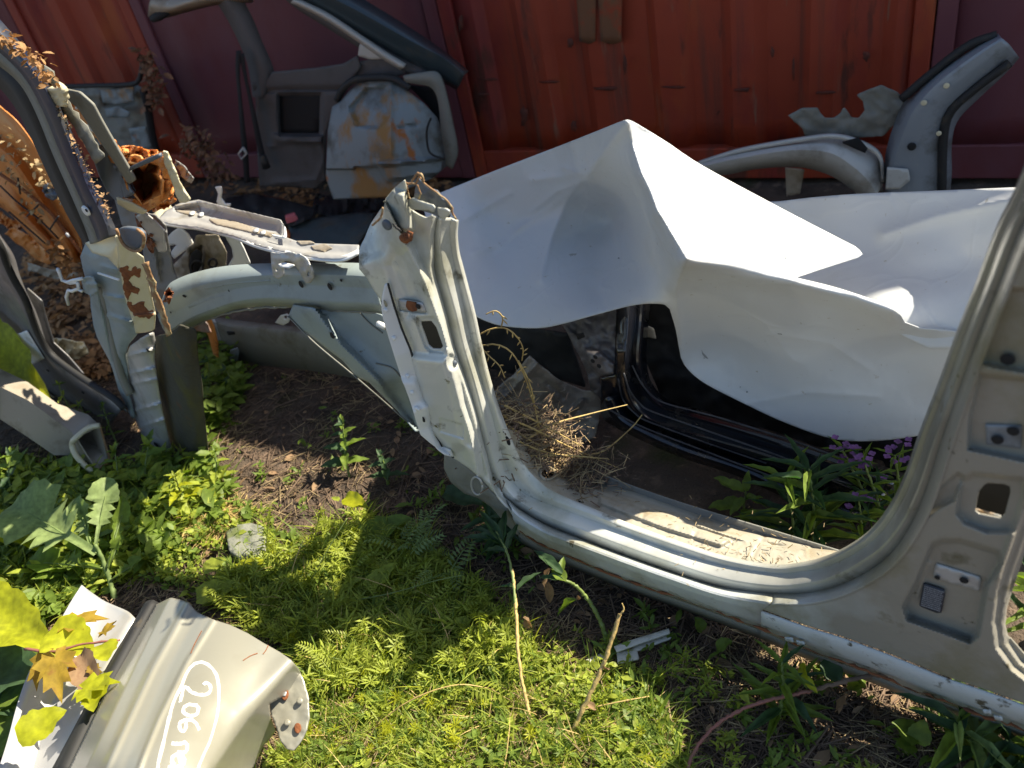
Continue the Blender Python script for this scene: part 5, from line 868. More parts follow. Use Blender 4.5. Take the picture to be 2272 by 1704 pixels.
# white plastic clip in front
wc = thing('white_plastic_clip', 'broken white plastic trim clip on soil beside the leaning straw stalk', 'plastic piece', G(1420, 1440))
M['oldplastic'] = mat('weathered_white_plastic', (.55, .53, .45), .6, 0, [((.35, .31, .24), .5, .2, 30, .8)])
for ol, z in (([(1362,1434),(1400,1420),(1484,1394),(1487,1404),(1412,1430),(1368,1446)], .035), ([(1368,1446),(1400,1440),(1412,1430),(1488,1406),(1490,1416),(1414,1444),(1418,1462),(1370,1472)], .022), ([(1295,1466),(1332,1450),(1344,1456),(1312,1474)], .02)):
    V, F = sheet(ol, lambda x, y: G(x, y, z), 4); mk('clip_plate', V, F, M['oldplastic'], wc, solid=.004)
gsheet('flat_stone', 'pale mossy flat stone among the weeds in front of the shaded soil', 'stone', [(502,1180),(520,1166),(556,1160),(584,1168),(590,1195),(585,1222),(560,1236),(530,1238),(508,1222)], mat('pale_mossy_stone', (.20, .205, .165), .95, 0, [((.12, .14, .05), .52, .1, 14, 1)], bump=[(60, .6)]), .03, .015, 20, .03)

for i, (ol, d_, m_, lb_) in enumerate((([(150,232),(164,226),(180,262),(196,300),(206,332),(190,326),(176,300),(160,268)], -.16, 'orange', 'torn narrow orange metal strip between dark blue pillar and strut plate'), ([(28,505),(60,520),(96,548),(120,575),(108,590),(70,566),(36,540),(10,520)], -.30, 'orange', 'torn orange metal sheet low behind the ribbed orange panel'), ([(236,300),(252,310),(270,330),(262,342),(244,326)], -.14, 'orange', 'small curled orange shard above the strut end'), ([(392,352),(410,372),(430,398),(424,408),(404,392),(388,368)], -.18, 'rustygrey', 'rusty shard standing right of the orange strut'), ([(60,585),(110,600),(170,604),(176,616),(120,618),(64,602)], -.30, 'brownrail', 'pale broken strip lying on dead leaves below the orange panel'), ([(96,745),(150,752),(186,760),(196,786),(170,800),(140,792),(112,772)], -.05, 'cream', 'pale angular sheet lying behind the grey door frame'))):
    V, F = sheet(rough(ol, 5, 3, i), lambda x, y: D(x, y, d_+.05*fbm(x/18, y/18, i)), 3); tag(mk('metal_shard', V, F, M[m_], solid=.003, sharp=30), lb_, 'scrap', 'torn metal shards heaped at the left')

for i, (ol, d_, m_, lb_) in enumerate((([(186,222),(202,232),(214,262),(226,290),(216,296),(202,270),(190,246)], -.20, 'orange', 'orange folded metal edge right of the cross marked strut'), ([(262,330),(292,322),(330,330),(352,336),(340,350),(300,346),(270,348)], -.22, 'orange', 'orange crumpled lip above the open strut end'), ([(330,452),(362,440),(384,430),(394,444),(366,462),(340,474)], -.12, 'orange', 'small orange crumpled plate under the strut end'), ([(140,330),(160,340),(172,366),(176,392),(160,388),(146,360)], -.24, 'orange', 'orange torn flap seen between dark blue pillar and orange panel'), ([(300,476),(326,486),(340,520),(344,560),(330,556),(312,520)], -.09, 'rust', 'rust brown twisted strip above the apron rail end'), ([(0,470),(30,486),(54,506),(40,518),(14,506),(-10,488)], -.34, 'orange', 'flat orange strip at the left edge below the orange panel'), ([(372,640),(384,650),(376,676),(362,668)], .06, 'rust', 'rusty curl hanging at the tip of the apron rail'))):
    V, F = sheet(rough(ol, 7, 3, i+11), lambda x, y: D(x, y, d_+.09*fbm(x/13, y/13, i+3)), 2.6); tag(mk('metal_shard', V, F, M[m_], solid=.003, smooth=False), lb_, 'scrap', 'torn metal shards heaped at the left')
# ================================================================== vegetation
def leafmat(name, col, dk, tr, rough=.5, tint=(.28, 60)):
    return mat(name, col, rough, 0, [(dk, .54, .2, 45, rough)], tint=tint, trans=(tr, .48), spec=.35)
M['l_bright'] = leafmat('fresh_green_leaf', (.37, .43, .06), (.28, .34, .045), (1.0, 1.0, .35))
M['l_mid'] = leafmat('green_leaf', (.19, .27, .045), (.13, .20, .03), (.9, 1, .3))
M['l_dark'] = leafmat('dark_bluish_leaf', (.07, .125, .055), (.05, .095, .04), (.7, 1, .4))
M['l_pale'] = leafmat('pale_thistle_leaf', (.29, .38, .14), (.23, .31, .10), (.9, 1, .5), .6)
M['l_lime'] = leafmat('yellow_green_leaf', (.42, .44, .02), (.34, .37, .02), (1, 1, .2))
M['l_yellow'] = leafmat('yellowing_leaf', (.36, .25, .03), (.26, .13, .03), (1, .8, .3), .7)
M['l_brown'] = mat('brown_withered_leaf', (.30, .19, .10), .8, 0, [((.16, .085, .045), .5, .2, 30, .9)], tint=(.4, 30), trans=((1, .8, .6), .2))
M['leafcream'] = mat('pale_withered_leaf', (.42, .31, .16), .8, 0, [((.25, .13, .05), .5, .2, 30, .9)], tint=(.4, 30), trans=((1, .8, .6), .2))
M['leafdark'] = mat('dark_dead_leaf', (.19, .10, .055), .9, tint=(.5, 25))
M['stem_g'] = mat('green_stem', (.15, .20, .05), .5, tint=(.2, 20))
M['stem_r'] = mat('red_brown_stem', (.26, .10, .07), .5, 0, [((.16, .09, .05), .5, .2, 20, .7)])
M['stem_y'] = mat('dry_straw_stem', (.50, .36, .13), .6, 0, [((.33, .22, .09), .5, .2, 40, .8)], bump=[(200, .2)])
M['straw'] = mat('straw_litter', (.34, .25, .13), .9, tint=(.55, 18))
M['twig'] = mat('grey_brown_twigs', (.15, .10, .065), .9, tint=(.5, 18))
M['flower'] = mat('purple_flower', (.22, .09, .25), .5, tint=(.3, 60), trans=((1, .6, 1), .3))

def leaf_mesh(kind):
    """unit leaf: base at 0, tip at x=1, half width about .5 in y (scaled later), slight fold and droop"""
    def w(t):
        if kind == 'lance': return .5*math.sin(math.pi*min(1, t*1.02)**.75)**.9
        if kind == 'ovate': return .5*(math.sin(math.pi*t**.62)**.85)*(1+.10*((t*11) % 1-.5))
        if kind == 'dock': return .5*math.sin(math.pi*t**.7)**.7*(1+.07*math.sin(t*30))
        if kind == 'blade': return .5*(1-t**2.2)*(.7+.3*min(1, t*8))
        if kind == 'round': return .5*math.sqrt(max(0, 1-(2*t-1)**2))
        if kind == 'thistle':                    # narrow winged stalk, backward lobes, big end lobe
            if t < .30: return .05+.05*t
            if t < .62: return .16+.34*(1-((t-.30)*9 % 1))*(.55+t*.5)
            return .5*math.sqrt(max(0, 1-((t-.62)/.38)**1.7))*(1+.05*math.sin(t*60))
        return .5*math.sin(math.pi*t)
    n = {'blade': 5, 'lance': 9, 'ovate': 22, 'dock': 14, 'round': 8, 'thistle': 34}[kind]
    V = []; F = []
    cv = {'blade': .25, 'lance': .16, 'ovate': .14, 'dock': .16, 'round': .1, 'thistle': .12}[kind]
    for i in range(n+1):
        t = i/n; h = w(t); z = -cv*t*t+.03*math.sin(t*9)*(kind in ('dock', 'thistle')); fo = .22*h
        V += [(t, h, z+fo+.03*math.sin(t*17)*(h > .2)), (t, h*.45, z+fo*.55), (t, 0, z), (t, -h*.45, z+fo*.55), (t, -h, z+fo+.03*math.sin(t*15+2)*(h > .2))]
    for i in range(n):
        for j in range(4): F.append((i*5+j, i*5+j+1, (i+1)*5+j+1, (i+1)*5+j))
    return V, F
def maple_mesh():
    V = [(0, 0, 0)]; a0 = [-150, -128, -104, -84, -66, -52, -38, -26, -13, 0, 13, 26, 38, 52, 66, 84, 104, 128, 150]
    rr = [.18, .44, .34, .62, .46, .70, .52, .86, .72, 1.05, .70, .84, .50, .68, .48, .60, .32, .42, .18]
    for a, r in zip(a0, rr):
        V.append((.35+r*.62*math.cos(math.radians(a)), r*.62*math.sin(math.radians(a)), .10*abs(math.sin(math.radians(a*3)))-.12*r*r))
    V[0] = (.33, 0, .02); V.append((0, 0, 0)); n = len(a0)
    F = [(0, i, i+1) for i in range(1, n)]; return V, F
LM = {}
def lmesh(kind, m):
    k = (kind, m)
    if k not in LM:
        V, F = maple_mesh() if kind == 'maple' else leaf_mesh(kind)
        LM[k] = mesh_of('leaf_'+kind, V, F, M[m])
    return LM[k]
def put_leaf(parent, kind, m, a, b, w, roll=0., name='leaf'):
    """leaf from point a to point b; w = width / length"""
    a = Vector([float(v) for v in a]); b = Vector([float(v) for v in b]); x = b-a; L_ = x.length or .01; x = x/L_
    up = Vector((0, 0, 1)) if abs(x.z) < .95 else Vector((0, -1, 0))
    y = up.cross(x).normalized(); z = x.cross(y)
    y, z = y*math.cos(roll)+z*math.sin(roll), z*math.cos(roll)-y*math.sin(roll)
    o = bpy.data.objects.new(name, lmesh(kind, m)); COL.objects.link(o)
    o.parent = parent
    mm = Matrix(((x.x, y.x, z.x, 0), (x.y, y.y, z.y, 0), (x.z, y.z, z.z, 0), (0, 0, 0, 1)))
    o.rotation_mode = 'QUATERNION'; o.rotation_quaternion = mm.to_quaternion(); o.scale = (L_, L_*w, L_)
    o.location = a-(parent.location if parent else Vector((0, 0, 0)))
    return o
def g3(t): return G(t[0], t[1], t[2])
def stem(parent, pts, r0, r1, m, n=16, name='stem'):
    n = n*2; P = crv([g3(p) for p in pts], n); rr = np.linspace(r0, r1, n)*(1+.06*RNG.normal(0, 1, n)); rr[4::9] *= 1.28; P = P+RNG.normal(0, .0006, P.shape)*(r0 > .0025)
    V, F = tube(P, rr, 7); mk(name, V, F, M[m], parent); return P
def plant(name, label, cat, px, py, group=None): return thing(name, label, cat, G(px, py, 0), group)
UP = np.array([0, 0, 1.])
def whorls(parent, P, kind, m, ts, k, L_, w, rise=.35, tw=.9, jit=.2, roll=0):
    """leaves in pairs or whorls up a stem path P"""
    for i, t in enumerate(ts):
        q_ = P[min(len(P)-1, int(t*(len(P)-1)))]; l = L_[0]+(L_[1]-L_[0])*i/max(1, len(ts)-1)
        for j in range(k):
            a = i*tw+2*math.pi*j/k+random.uniform(-jit, jit); r = l*random.uniform(.8, 1.15); e = rise+random.uniform(-.2, .2)
            d = np.array([math.cos(a)*math.cos(e), math.sin(a)*math.cos(e), math.sin(e)])
            put_leaf(parent, kind, m if isinstance(m, str) else random.choice(m), q_, q_+d*r, w*random.uniform(.85, 1.15), random.uniform(-.3, .3)+roll)
def nettle(label, base, pts, L0=.075, L1=.03, n=5, m=('l_bright', 'l_mid'), group='nettles among the weeds at the left', kind='ovate', w=.42):
    t = plant('nettle', label, 'plant', base[0], base[1], group); P = stem(t, [(base[0], base[1], 0)]+pts, .003, .0015, 'stem_g', 20)
    whorls(t, P, kind, m, np.linspace(.3, .98, n), 2, (L0, L1), w, .25, math.pi/2); whorls(t, P, kind, m, [.99], 3, (L1*.8, L1*.8), w, .8, .5); return t
nettle('tall nettle standing before the dark frame with a small pointed tip', (205, 990), [(170, 930, .08), (140, 880, .15), (130, 850, .18)], .05, .025, 5)
nettle('spiky young nettle rising between box rail and grey frame', (200, 985), [(195, 940, .07), (175, 895, .14)], .05, .022, 4, kind='lance', w=.2)
nettle('fine leaved sprout in front of the grey member with starry top', (262, 990), [(240, 940, .07), (228, 900, .13)], .04, .03, 4, ('l_mid',), kind='lance', w=.2)
nettle('broad leaved nettle in front of the ribbed grey member', (330, 1080), [(322, 1040, .05), (330, 985, .10)], .09, .05, 4)
nettle('bushy nettle with a starry yellow green top below the mossy plate', (420, 1120), [(400, 1090, .06), (388, 1055, .13)], .075, .03, 5, ('l_bright', 'l_lime'))
nettle('low nettle right beside the sawn end of the box rail', (275, 1090), [(262, 1050, .05), (255, 1000, .10)], .08, .04, 4)
nettle('nettle leaning right from the foot of the mossy plate', (470, 1090), [(480, 1040, .06), (478, 1000, .10)], .07, .03, 4, ('l_mid', 'l_bright'))
nettle('small nettle at far left in front of the box rail', (30, 1110), [(20, 1060, .05), (22, 1010, .10)], .06, .04, 4, ('l_dark', 'l_mid'))
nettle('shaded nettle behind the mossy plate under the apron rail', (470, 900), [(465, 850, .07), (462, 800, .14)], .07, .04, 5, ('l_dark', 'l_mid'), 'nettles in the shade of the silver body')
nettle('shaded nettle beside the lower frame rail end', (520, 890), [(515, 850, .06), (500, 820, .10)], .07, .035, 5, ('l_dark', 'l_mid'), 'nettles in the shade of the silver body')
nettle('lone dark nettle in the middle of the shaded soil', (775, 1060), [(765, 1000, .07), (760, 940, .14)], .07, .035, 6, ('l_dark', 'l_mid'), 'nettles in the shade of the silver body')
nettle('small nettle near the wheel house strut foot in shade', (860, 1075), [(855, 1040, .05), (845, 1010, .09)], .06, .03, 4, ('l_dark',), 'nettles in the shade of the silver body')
# large single leaves of the left side
t = plant('sow_thistle', 'large pale sow thistle with lobed leaves above the handwritten wing', 'plant', 252, 1330)
P = stem(t, [(255, 1330, .0), (240, 1275, .05), (225, 1235, .09), (212, 1208, .12)], .007, .004, 'l_pale', 14)
for a, b, w, r in (((215,1228,.10),(10,1103,.17),.52,-.2), ((212,1215,.11),(238,1054,.20),.42,.5), ((208,1218,.10),(163,1098,.17),.42,-.5), ((238,1260,.07),(278,1098,.16),.22,1.1), ((232,1262,.05),(48,1238,.07),.34,.1), ((245,1290,.04),(310,1235,.07),.4,.2), ((240,1270,.05),(262,1190,.12),.25,.7)):
    put_leaf(t, 'thistle', 'l_pale' if a[1] < 1259 else 'l_mid', g3(a), g3(b), w, r)
    V, F = tube([g3(a)+UP*.001, (g3(a)*.5+g3(b)*.5)+UP*.001-UP*.004, g3(a)*.25+g3(b)*.75-UP*.008], [.0032, .002, .001], 5); mk('midrib', V, F, M['l_pale'], t)
def single(name, label, a, b, w, kind, m, roll=0, cat='leaf', group=None):
    t = thing(name, label, cat, g3(a), group); put_leaf(t, kind, m, g3(a), g3(b), w, roll, 'blade'); return t
single('broad_leaf', 'big lime yellow pointed leaf at the left edge above the box rail', (-70,720,.32), (78,862,.24), .36, 'dock', 'l_lime', .3)
single('broad_leaf', 'yellow green leaf at the left edge beside the sow thistle', (-60,1150,.12), (85,1205,.08), .36, 'dock', 'l_lime', -.2)
single('broad_leaf', 'lime green leaf at the left edge left of the white inner channel', (-60,1330,.20), (100,1425,.20), .42, 'dock', 'l_lime', .1)
t = thing('burdock', 'large dark green burdock leaves at the left edge beside the wing', 'plant', G(-20, 1500, 0))
for a, b, w, m in (((-60,1600,.05),(95,1420,.12),.8,'l_mid'), ((-80,1500,.10),(80,1480,.13),.8,'l_dark'), ((-60,1700,.04),(70,1560,.10),.75,'l_mid'), ((-40,1380,.10),(60,1360,.12),.7,'l_mid'), ((-70,1450,.08),(60,1560,.10),.7,'l_dark')): put_leaf(t, 'dock', m, g3(a), g3(b), w)
single('broad_leaf', 'round bright yellow green leaf standing right of the flat stone', (522,1288,.03), (580,1238,.06), .75, 'dock', 'l_lime', .2)
single('broad_leaf', 'yellow green leaf just above the top edge of the white wing', (436,1330,.03), (528,1292,.06), .5, 'dock', 'l_bright', .2)
single('broad_leaf', 'pale green leaf left of the round yellow green one', (452,1268,.03), (498,1238,.05), .65, 'dock', 'l_bright', .2)
single('broad_leaf', 'bright upright leaf among the feathery weeds in the centre', (812,1308,.03), (876,1248,.07), .42, 'dock', 'l_bright', .4)
single('broad_leaf', 'light green leaf left of the bright upright one', (748,1322,.03), (798,1280,.06), .5, 'dock', 'l_bright', -.2)
single('broad_leaf', 'dark crinkled dock leaf at the edge of the shade', (792,1202,.02), (905,1142,.08), .42, 'dock', 'l_mid', .2)
single('broad_leaf', 'dark grey green leaf flat under the front of the sill', (985,1095,.03), (1072,1112,.05), .4, 'dock', 'l_dark', .2)
single('broad_leaf', 'yellow green sapling leaf in the shade with lit edge', (765,1105,.08), (812,1120,.10), .5, 'ovate', 'l_lime', .2)
single('broad_leaf', 'small pale leaf left of the sapling leaf', (752,1112,.08), (735,1100,.08), .5, 'ovate', 'l_bright', .2)
t = plant('dandelion', 'dandelion rosette with toothed leaves left of the green stalk', 'plant', 1090, 1420)
for a, b, w in (((1085,1425,.01),(1010,1370,.05),.34), ((1090,1425,.01),(1150,1415,.05),.42), ((1088,1425,.01),(1065,1355,.06),.36), ((1085,1428,.01),(1000,1440,.03),.32), ((1092,1422,.01),(1130,1370,.06),.36), ((1080,1430,.01),(1040,1480,.03),.34)): put_leaf(t, 'thistle', 'l_bright', g3(a), g3(b), w, random.uniform(-.2, .2))
t = plant('dandelion', 'dandelion rosette low in the grass right of the white wing', 'plant', 960, 1460)
for a, b, w in (((960,1460,.01),(925,1420,.05),.4), ((962,1462,.01),(985,1490,.03),.45), ((960,1460,.01),(905,1460,.04),.36), ((958,1462,.01),(950,1500,.03),.4)): put_leaf(t, 'thistle', 'l_bright', g3(a), g3(b), w, random.uniform(-.2, .2))
# needle leaved sprouts
def needle(label, pts, base, n, m=('l_bright',), L_=(.03, .02), grp='needle leaved weed shoots'):
    t = plant('weed_shoot', label, 'plant', base[0], base[1], grp); P = stem(t, [(base[0], base[1], 0)]+pts, .002, .001, 'l_bright', 24); whorls(t, P, 'lance', m, np.linspace(.1, 1, n), 4, L_, .10, .5, .6)
needle('upright feathery shoot on the right edge of the flat stone', [(592,1200,.07), (600,1125,.15)], (596,1255), 13)
needle('feathery shoot at the edge of the shade in the centre', [(705,1160,.08), (712,1135,.11)], (690,1240), 11)
needle('whorled cleavers shoot crossing the soil right of the plastic clip', [(1480,1488,.05), (1530,1446,.07)], (1430,1520), 9, ('l_mid', 'l_bright'), (.028, .02))
needle('whorled cleavers shoot low in front of the sill', [(1330,1560,.04), (1360,1530,.06)], (1290,1590), 8, ('l_bright',))
# two stalks with leafy tops bending out of the ground
t = plant('willowherb', 'tall bent stalk with dark leaves under the front end of the sill', 'plant', 1195, 1665)
P = stem(t, [(1195,1665,0), (1165,1545,.05), (1150,1450,.10), (1145,1350,.14), (1135,1262,.17)], .0036, .0030, 'stem_y', 26)
P2 = stem(t, [(1145,1352,.14), (1135,1262,.17), (1120,1215,.18), (1100,1180,.19)], .0030, .0022, 'stem_g', 16)
for a, b, w in (((1118,1212,.18),(1060,1120,.20),.17), ((1112,1200,.18),(1022,1185,.18),.18), ((1120,1215,.18),(1050,1160,.18),.18), ((1125,1225,.17),(1068,1215,.15),.2), ((1115,1205,.18),(1120,1120,.20),.2), ((1125,1222,.17),(1150,1150,.19),.22), ((1147,1310,.15),(1196,1262,.17),.32), ((1147,1305,.15),(1104,1296,.14),.22), ((1122,1220,.17),(1090,1150,.2),.16)): put_leaf(t, 'lance', 'l_dark', g3(a), g3(b), w, random.uniform(-.4, .4))
for a, b in (((1160,1370,.13),(1186,1390,.09)), ((1163,1375,.12),(1175,1400,.08))): put_leaf(t, 'lance', 'l_brown', g3(a), g3(b), .3)
t = plant('willowherb', 'arched stalk with broad leaf pairs below the middle of the sill', 'plant', 1348, 1428)
P = stem(t, [(1348,1428,0), (1335,1385,.05), (1308,1335,.10), (1280,1302,.14), (1255,1288,.16)], .005, .003, 'stem_g', 24)
for a, b, w, m in (((1256,1290,.16),(1222,1256,.16),.5,'l_mid'), ((1252,1288,.16),(1190,1275,.15),.24,'l_dark'), ((1245,1270,.16),(1250,1232,.17),.4,'l_mid'), ((1250,1275,.16),(1205,1232,.18),.3,'l_dark'), ((1280,1330,.12),(1225,1360,.06),.22,'l_mid'), ((1240,1265,.16),(1185,1215,.18),.3,'l_dark')): put_leaf(t, 'lance', m, g3(a), g3(b), w)
for a, b in (((1222,1262,.15),(1200,1310,.08)), ((1282,1320,.13),(1284,1335,.10)), ((1216,1290,.10),(1222,1345,.04))): put_leaf(t, 'lance', 'l_brown', g3(a), g3(b), .3)
t = plant('dry_stalk', 'thick dry straw coloured broken stalk leaning beside the plastic clip', 'plant stalk', 1252, 1662)
stem(t, [(1252,1662,0), (1300,1560,.07), (1340,1470,.13), (1376,1362,.20)], .0050, .0034, 'stem_y', 22)
P = stem(t, [(1374,1366,.20), (1384,1352,.21), (1380,1338,.22)], .0022, .0008, 'stem_y', 6, 'split_end')
for a, b in (((1300,1560,.07),(1330,1575,.04)), ((1262,1640,.02),(1235,1650,.01)), ((1275,1612,.03),(1300,1640,.01)), ((1338,1475,.13),(1352,1490,.10))): put_leaf(t, 'lance', 'l_brown', g3(a), g3(b), .35, .5)
for lb_, pts in (('thin dry stem lying low between the two stalks', [(1180,1610,0),(1250,1585,.03),(1360,1560,.05),(1440,1545,.04)]), ('long thin green stem crossing the sunny weeds in the centre', [(740,1340,.02),(860,1318,.06),(960,1290,.08),(1030,1275,.08)]), ('thin arched dry stem low right of the wing', [(800,1640,.0),(900,1560,.06),(1010,1520,.07),(1100,1530,.03)]), ('upright yellow stem behind the round yellow green leaf', [(680,1310,.0),(710,1250,.06),(745,1190,.11),(770,1150,.14)]), ('thin dry stem fanning from the weeds below the flat stone', [(640,1330,0),(650,1260,.06),(672,1200,.10)])):
    t2 = plant('plant_stem', lb_, 'plant stem', pts[0][0], pts[0][1], 'thin loose stems in the weeds'); stem(t2, pts, .0016, .0010, 'stem_y' if 'green' not in lb_ else 'stem_g', 14)
# bramble
t = plant('bramble_branch', 'red brown bramble cane lying across the soil under the door pillar', 'branch', 1525, 1720)
stem(t, [(1520,1720,.03), (1545,1660,.05), (1590,1608,.07), (1660,1568,.09), (1740,1545,.10), (1800,1532,.10)], .0028, .0034, 'stem_r', 30, 'cane')
P = stem(t, [(1798,1533,.10), (1850,1518,.11), (1920,1502,.12), (2012,1490,.13)], .0036, .0044, 'twig', 18, 'cane')
V, F = disc(g3((2013,1490,.133)), (.8, -.4, .4), .006, .001, 10); mk('cut_end', V, F, M['cream'], t)
put_leaf(t, 'ovate', 'l_lime', g3((1782,1470,.12)), g3((1785,1515,.12)), .5, .9); put_leaf(t, 'ovate', 'l_lime', g3((1780,1500,.12)), g3((1815,1537,.11)), .45, .2)
put_leaf(t, 'ovate', 'l_bright', g3((1645,1535,.08)), g3((1662,1560,.09)), .5, .2); put_leaf(t, 'dock', 'l_dark', g3((1830,1460,.08)), g3((1865,1515,.06)), .9)
put_leaf(t, 'maple', 'l_brown', g3((1893,1545,.10)), g3((1845,1575,.05)), 1.0, .2)
# willowherbs with long leaves and purple flowers behind the sill
def willow(label, base, tip, n, L_, m, w=.14, fl=0, grp='willowherb plants around the silver body', nz=0.0):
    t = plant('willowherb', label, 'plant', base[0], base[1], grp); mid = ((base[0]+tip[0])/2+8, (base[1]+tip[1])/2, (base[2]+tip[2])/2+.01)
    P = stem(t, [base, mid, tip], .004, .002, 'stem_g', 24); whorls(t, P, 'lance', m, np.linspace(.12, .98, n), 3, L_, w, .45, 1.1, .5)
    if fl:
        for i in range(fl):
            q_ = P[-1-int(i*10/fl)]+np.array([random.uniform(-.03, .03), random.uniform(-.02, .02), random.uniform(-.01, .05)])
            for j in range(4):
                a = j*math.pi/2+i; put_leaf(t, 'round', 'flower', q_, q_+np.array([math.cos(a)*.008, math.sin(a)*.008, .003]), .9, 0, 'petal')
    return t
willow('dark willowherb with long narrow leaves just behind the middle of the sill', (1800,1230,0), (1795,1040,.20), 9, (.16, .10), ('l_dark', 'l_dark', 'l_mid'))
willow('willowherb with grey green leaves reaching left over the black sill', (1760,1240,0), (1740,1060,.18), 7, (.14, .09), ('l_dark', 'l_mid'))
willow('flowering willowherb with purple petals just left of the door pillar', (1960,1190,0), (1915,1020,.20), 7, (.09, .05), ('l_dark', 'l_mid'), .14, 12)
willow('flowering willowherb with the highest purple petals under the sheet hem', (1930,1150,0), (1870,1000,.20), 6, (.08, .05), ('l_mid',), .14, 12)
willow('slanting purple flowered willowherb touching the door pillar edge', (1985,1130,0), (1985,1010,.18), 5, (.07, .05), ('l_mid',), .14, 11)
willow('low flowering willowherb deep behind the sill curve', (1900,1210,0), (1905,1110,.12), 5, (.09, .06), ('l_dark', 'l_mid'), .14, 9)
willow('willowherb growing under the sill below the door pillar', (1725,1600,0), (1735,1470,.14), 7, (.11, .07), ('l_dark', 'l_mid'), .17)
willow('willowherb with long grey green leaves in the lower right corner', (2200,1720,0), (2120,1600,.10), 7, (.15, .12), ('l_dark', 'l_pale', 'l_mid'), .16)
willow('grey green willowherb right at the bottom right corner', (2290,1740,0), (2240,1640,.08), 6, (.13, .10), ('l_dark', 'l_mid'), .16)
willow('willowherb seen through the rear door opening at the right edge', (2300,1420,0), (2300,1290,.20), 7, (.11, .08), ('l_dark', 'l_mid'), .15)
willow('low willowherb in shade under the front tip of the sill', (1120,1205,0), (1085,1150,.08), 6, (.10, .07), ('l_dark',), .2)
t = plant('young_tree_shoot', 'yellow green broad leaved shoot on soil between black sill and silver sill', 'plant', 1640, 1150)
P = stem(t, [(1660,1165,0), (1650,1130,.04), (1655,1090,.08)], .003, .002, 'stem_g', 12)
for a, b, w in (((1650,1092,.08),(1585,1054,.10),.4), ((1655,1090,.08),(1660,1045,.12),.42), ((1655,1100,.07),(1700,1120,.08),.3), ((1652,1105,.06),(1618,1140,.05),.4), ((1655,1110,.06),(1690,1100,.09),.3), ((1650,1120,.04),(1570,1120,.04),.5), ((1660,1130,.03),(1650,1165,.05),.4)): put_leaf(t, 'dock', 'l_mid', g3(a), g3(b), w)
# round leaves in front of the sill, right
t = plant('coltsfoot', 'rounded green leaves near the bottom edge right of the bramble', 'plant', 2020, 1620)
for a, b in (((2040,1640,.02),(1985,1600,.05)), ((2035,1650,.02),(2050,1600,.06)), ((2030,1655,.01),(1990,1650,.03))): put_leaf(t, 'dock', 'l_mid', g3(a), g3(b), .85)
t = plant('coltsfoot', 'cluster of rounded leaves in shade beneath the sill above the bramble', 'plant', 1880, 1480)
for a, b in (((1850,1500,.02),(1820,1460,.05)), ((1870,1500,.02),(1850,1450,.07)), ((1880,1500,.02),(1900,1470,.05)), ((1560,1400,.01),(1545,1370,.04)), ((1590,1440,.01),(1620,1420,.04)), ((1880,1520,.01),(1920,1520,.03))): put_leaf(t, 'dock', 'l_mid', g3(a), g3(b), .8)
# withered leafy twig lying over the wing
t = thing('leafy_twig', 'twig of yellowing maple leaves lying on the white inner channel of the wing', 'twig', G(200, 1460, .2))
stem(t, [(55,1440,.22), (120,1445,.22), (180,1430,.215), (265,1420,.21)], .003, .002, 'stem_r', 14, 'twig')
for a, b, w, m in (((105,1400,.22),(240,1360,.20),.9,'l_yellow'), ((110,1400,.22),(200,1440,.21),.8,'l_lime'), ((115,1420,.22),(70,1530,.20),.9,'l_yellow'), ((120,1420,.23),(130,1550,.22),.75,'l_yellow'), ((220,1425,.22),(255,1370,.21),.7,'l_yellow'), ((225,1430,.21),(235,1460,.22),1.1,'l_lime'), ((150,1545,.22),(262,1502,.24),1.0,'l_lime'), ((220,1510,.22),(200,1570,.24),.8,'l_lime'), ((180,1450,.21),(205,1545,.21),.5,'l_brown'), ((40,1645,.24),(140,1570,.25),.8,'l_lime'), ((195,1470,.21),(225,1505,.21),.6,'l_yellow')): put_leaf(t, 'maple' if w > .55 and m != 'l_lime' or w == 1.0 or w == .8 and m == 'l_yellow' else 'dock', m, g3(a), g3(b), w, random.uniform(-.3, .3))
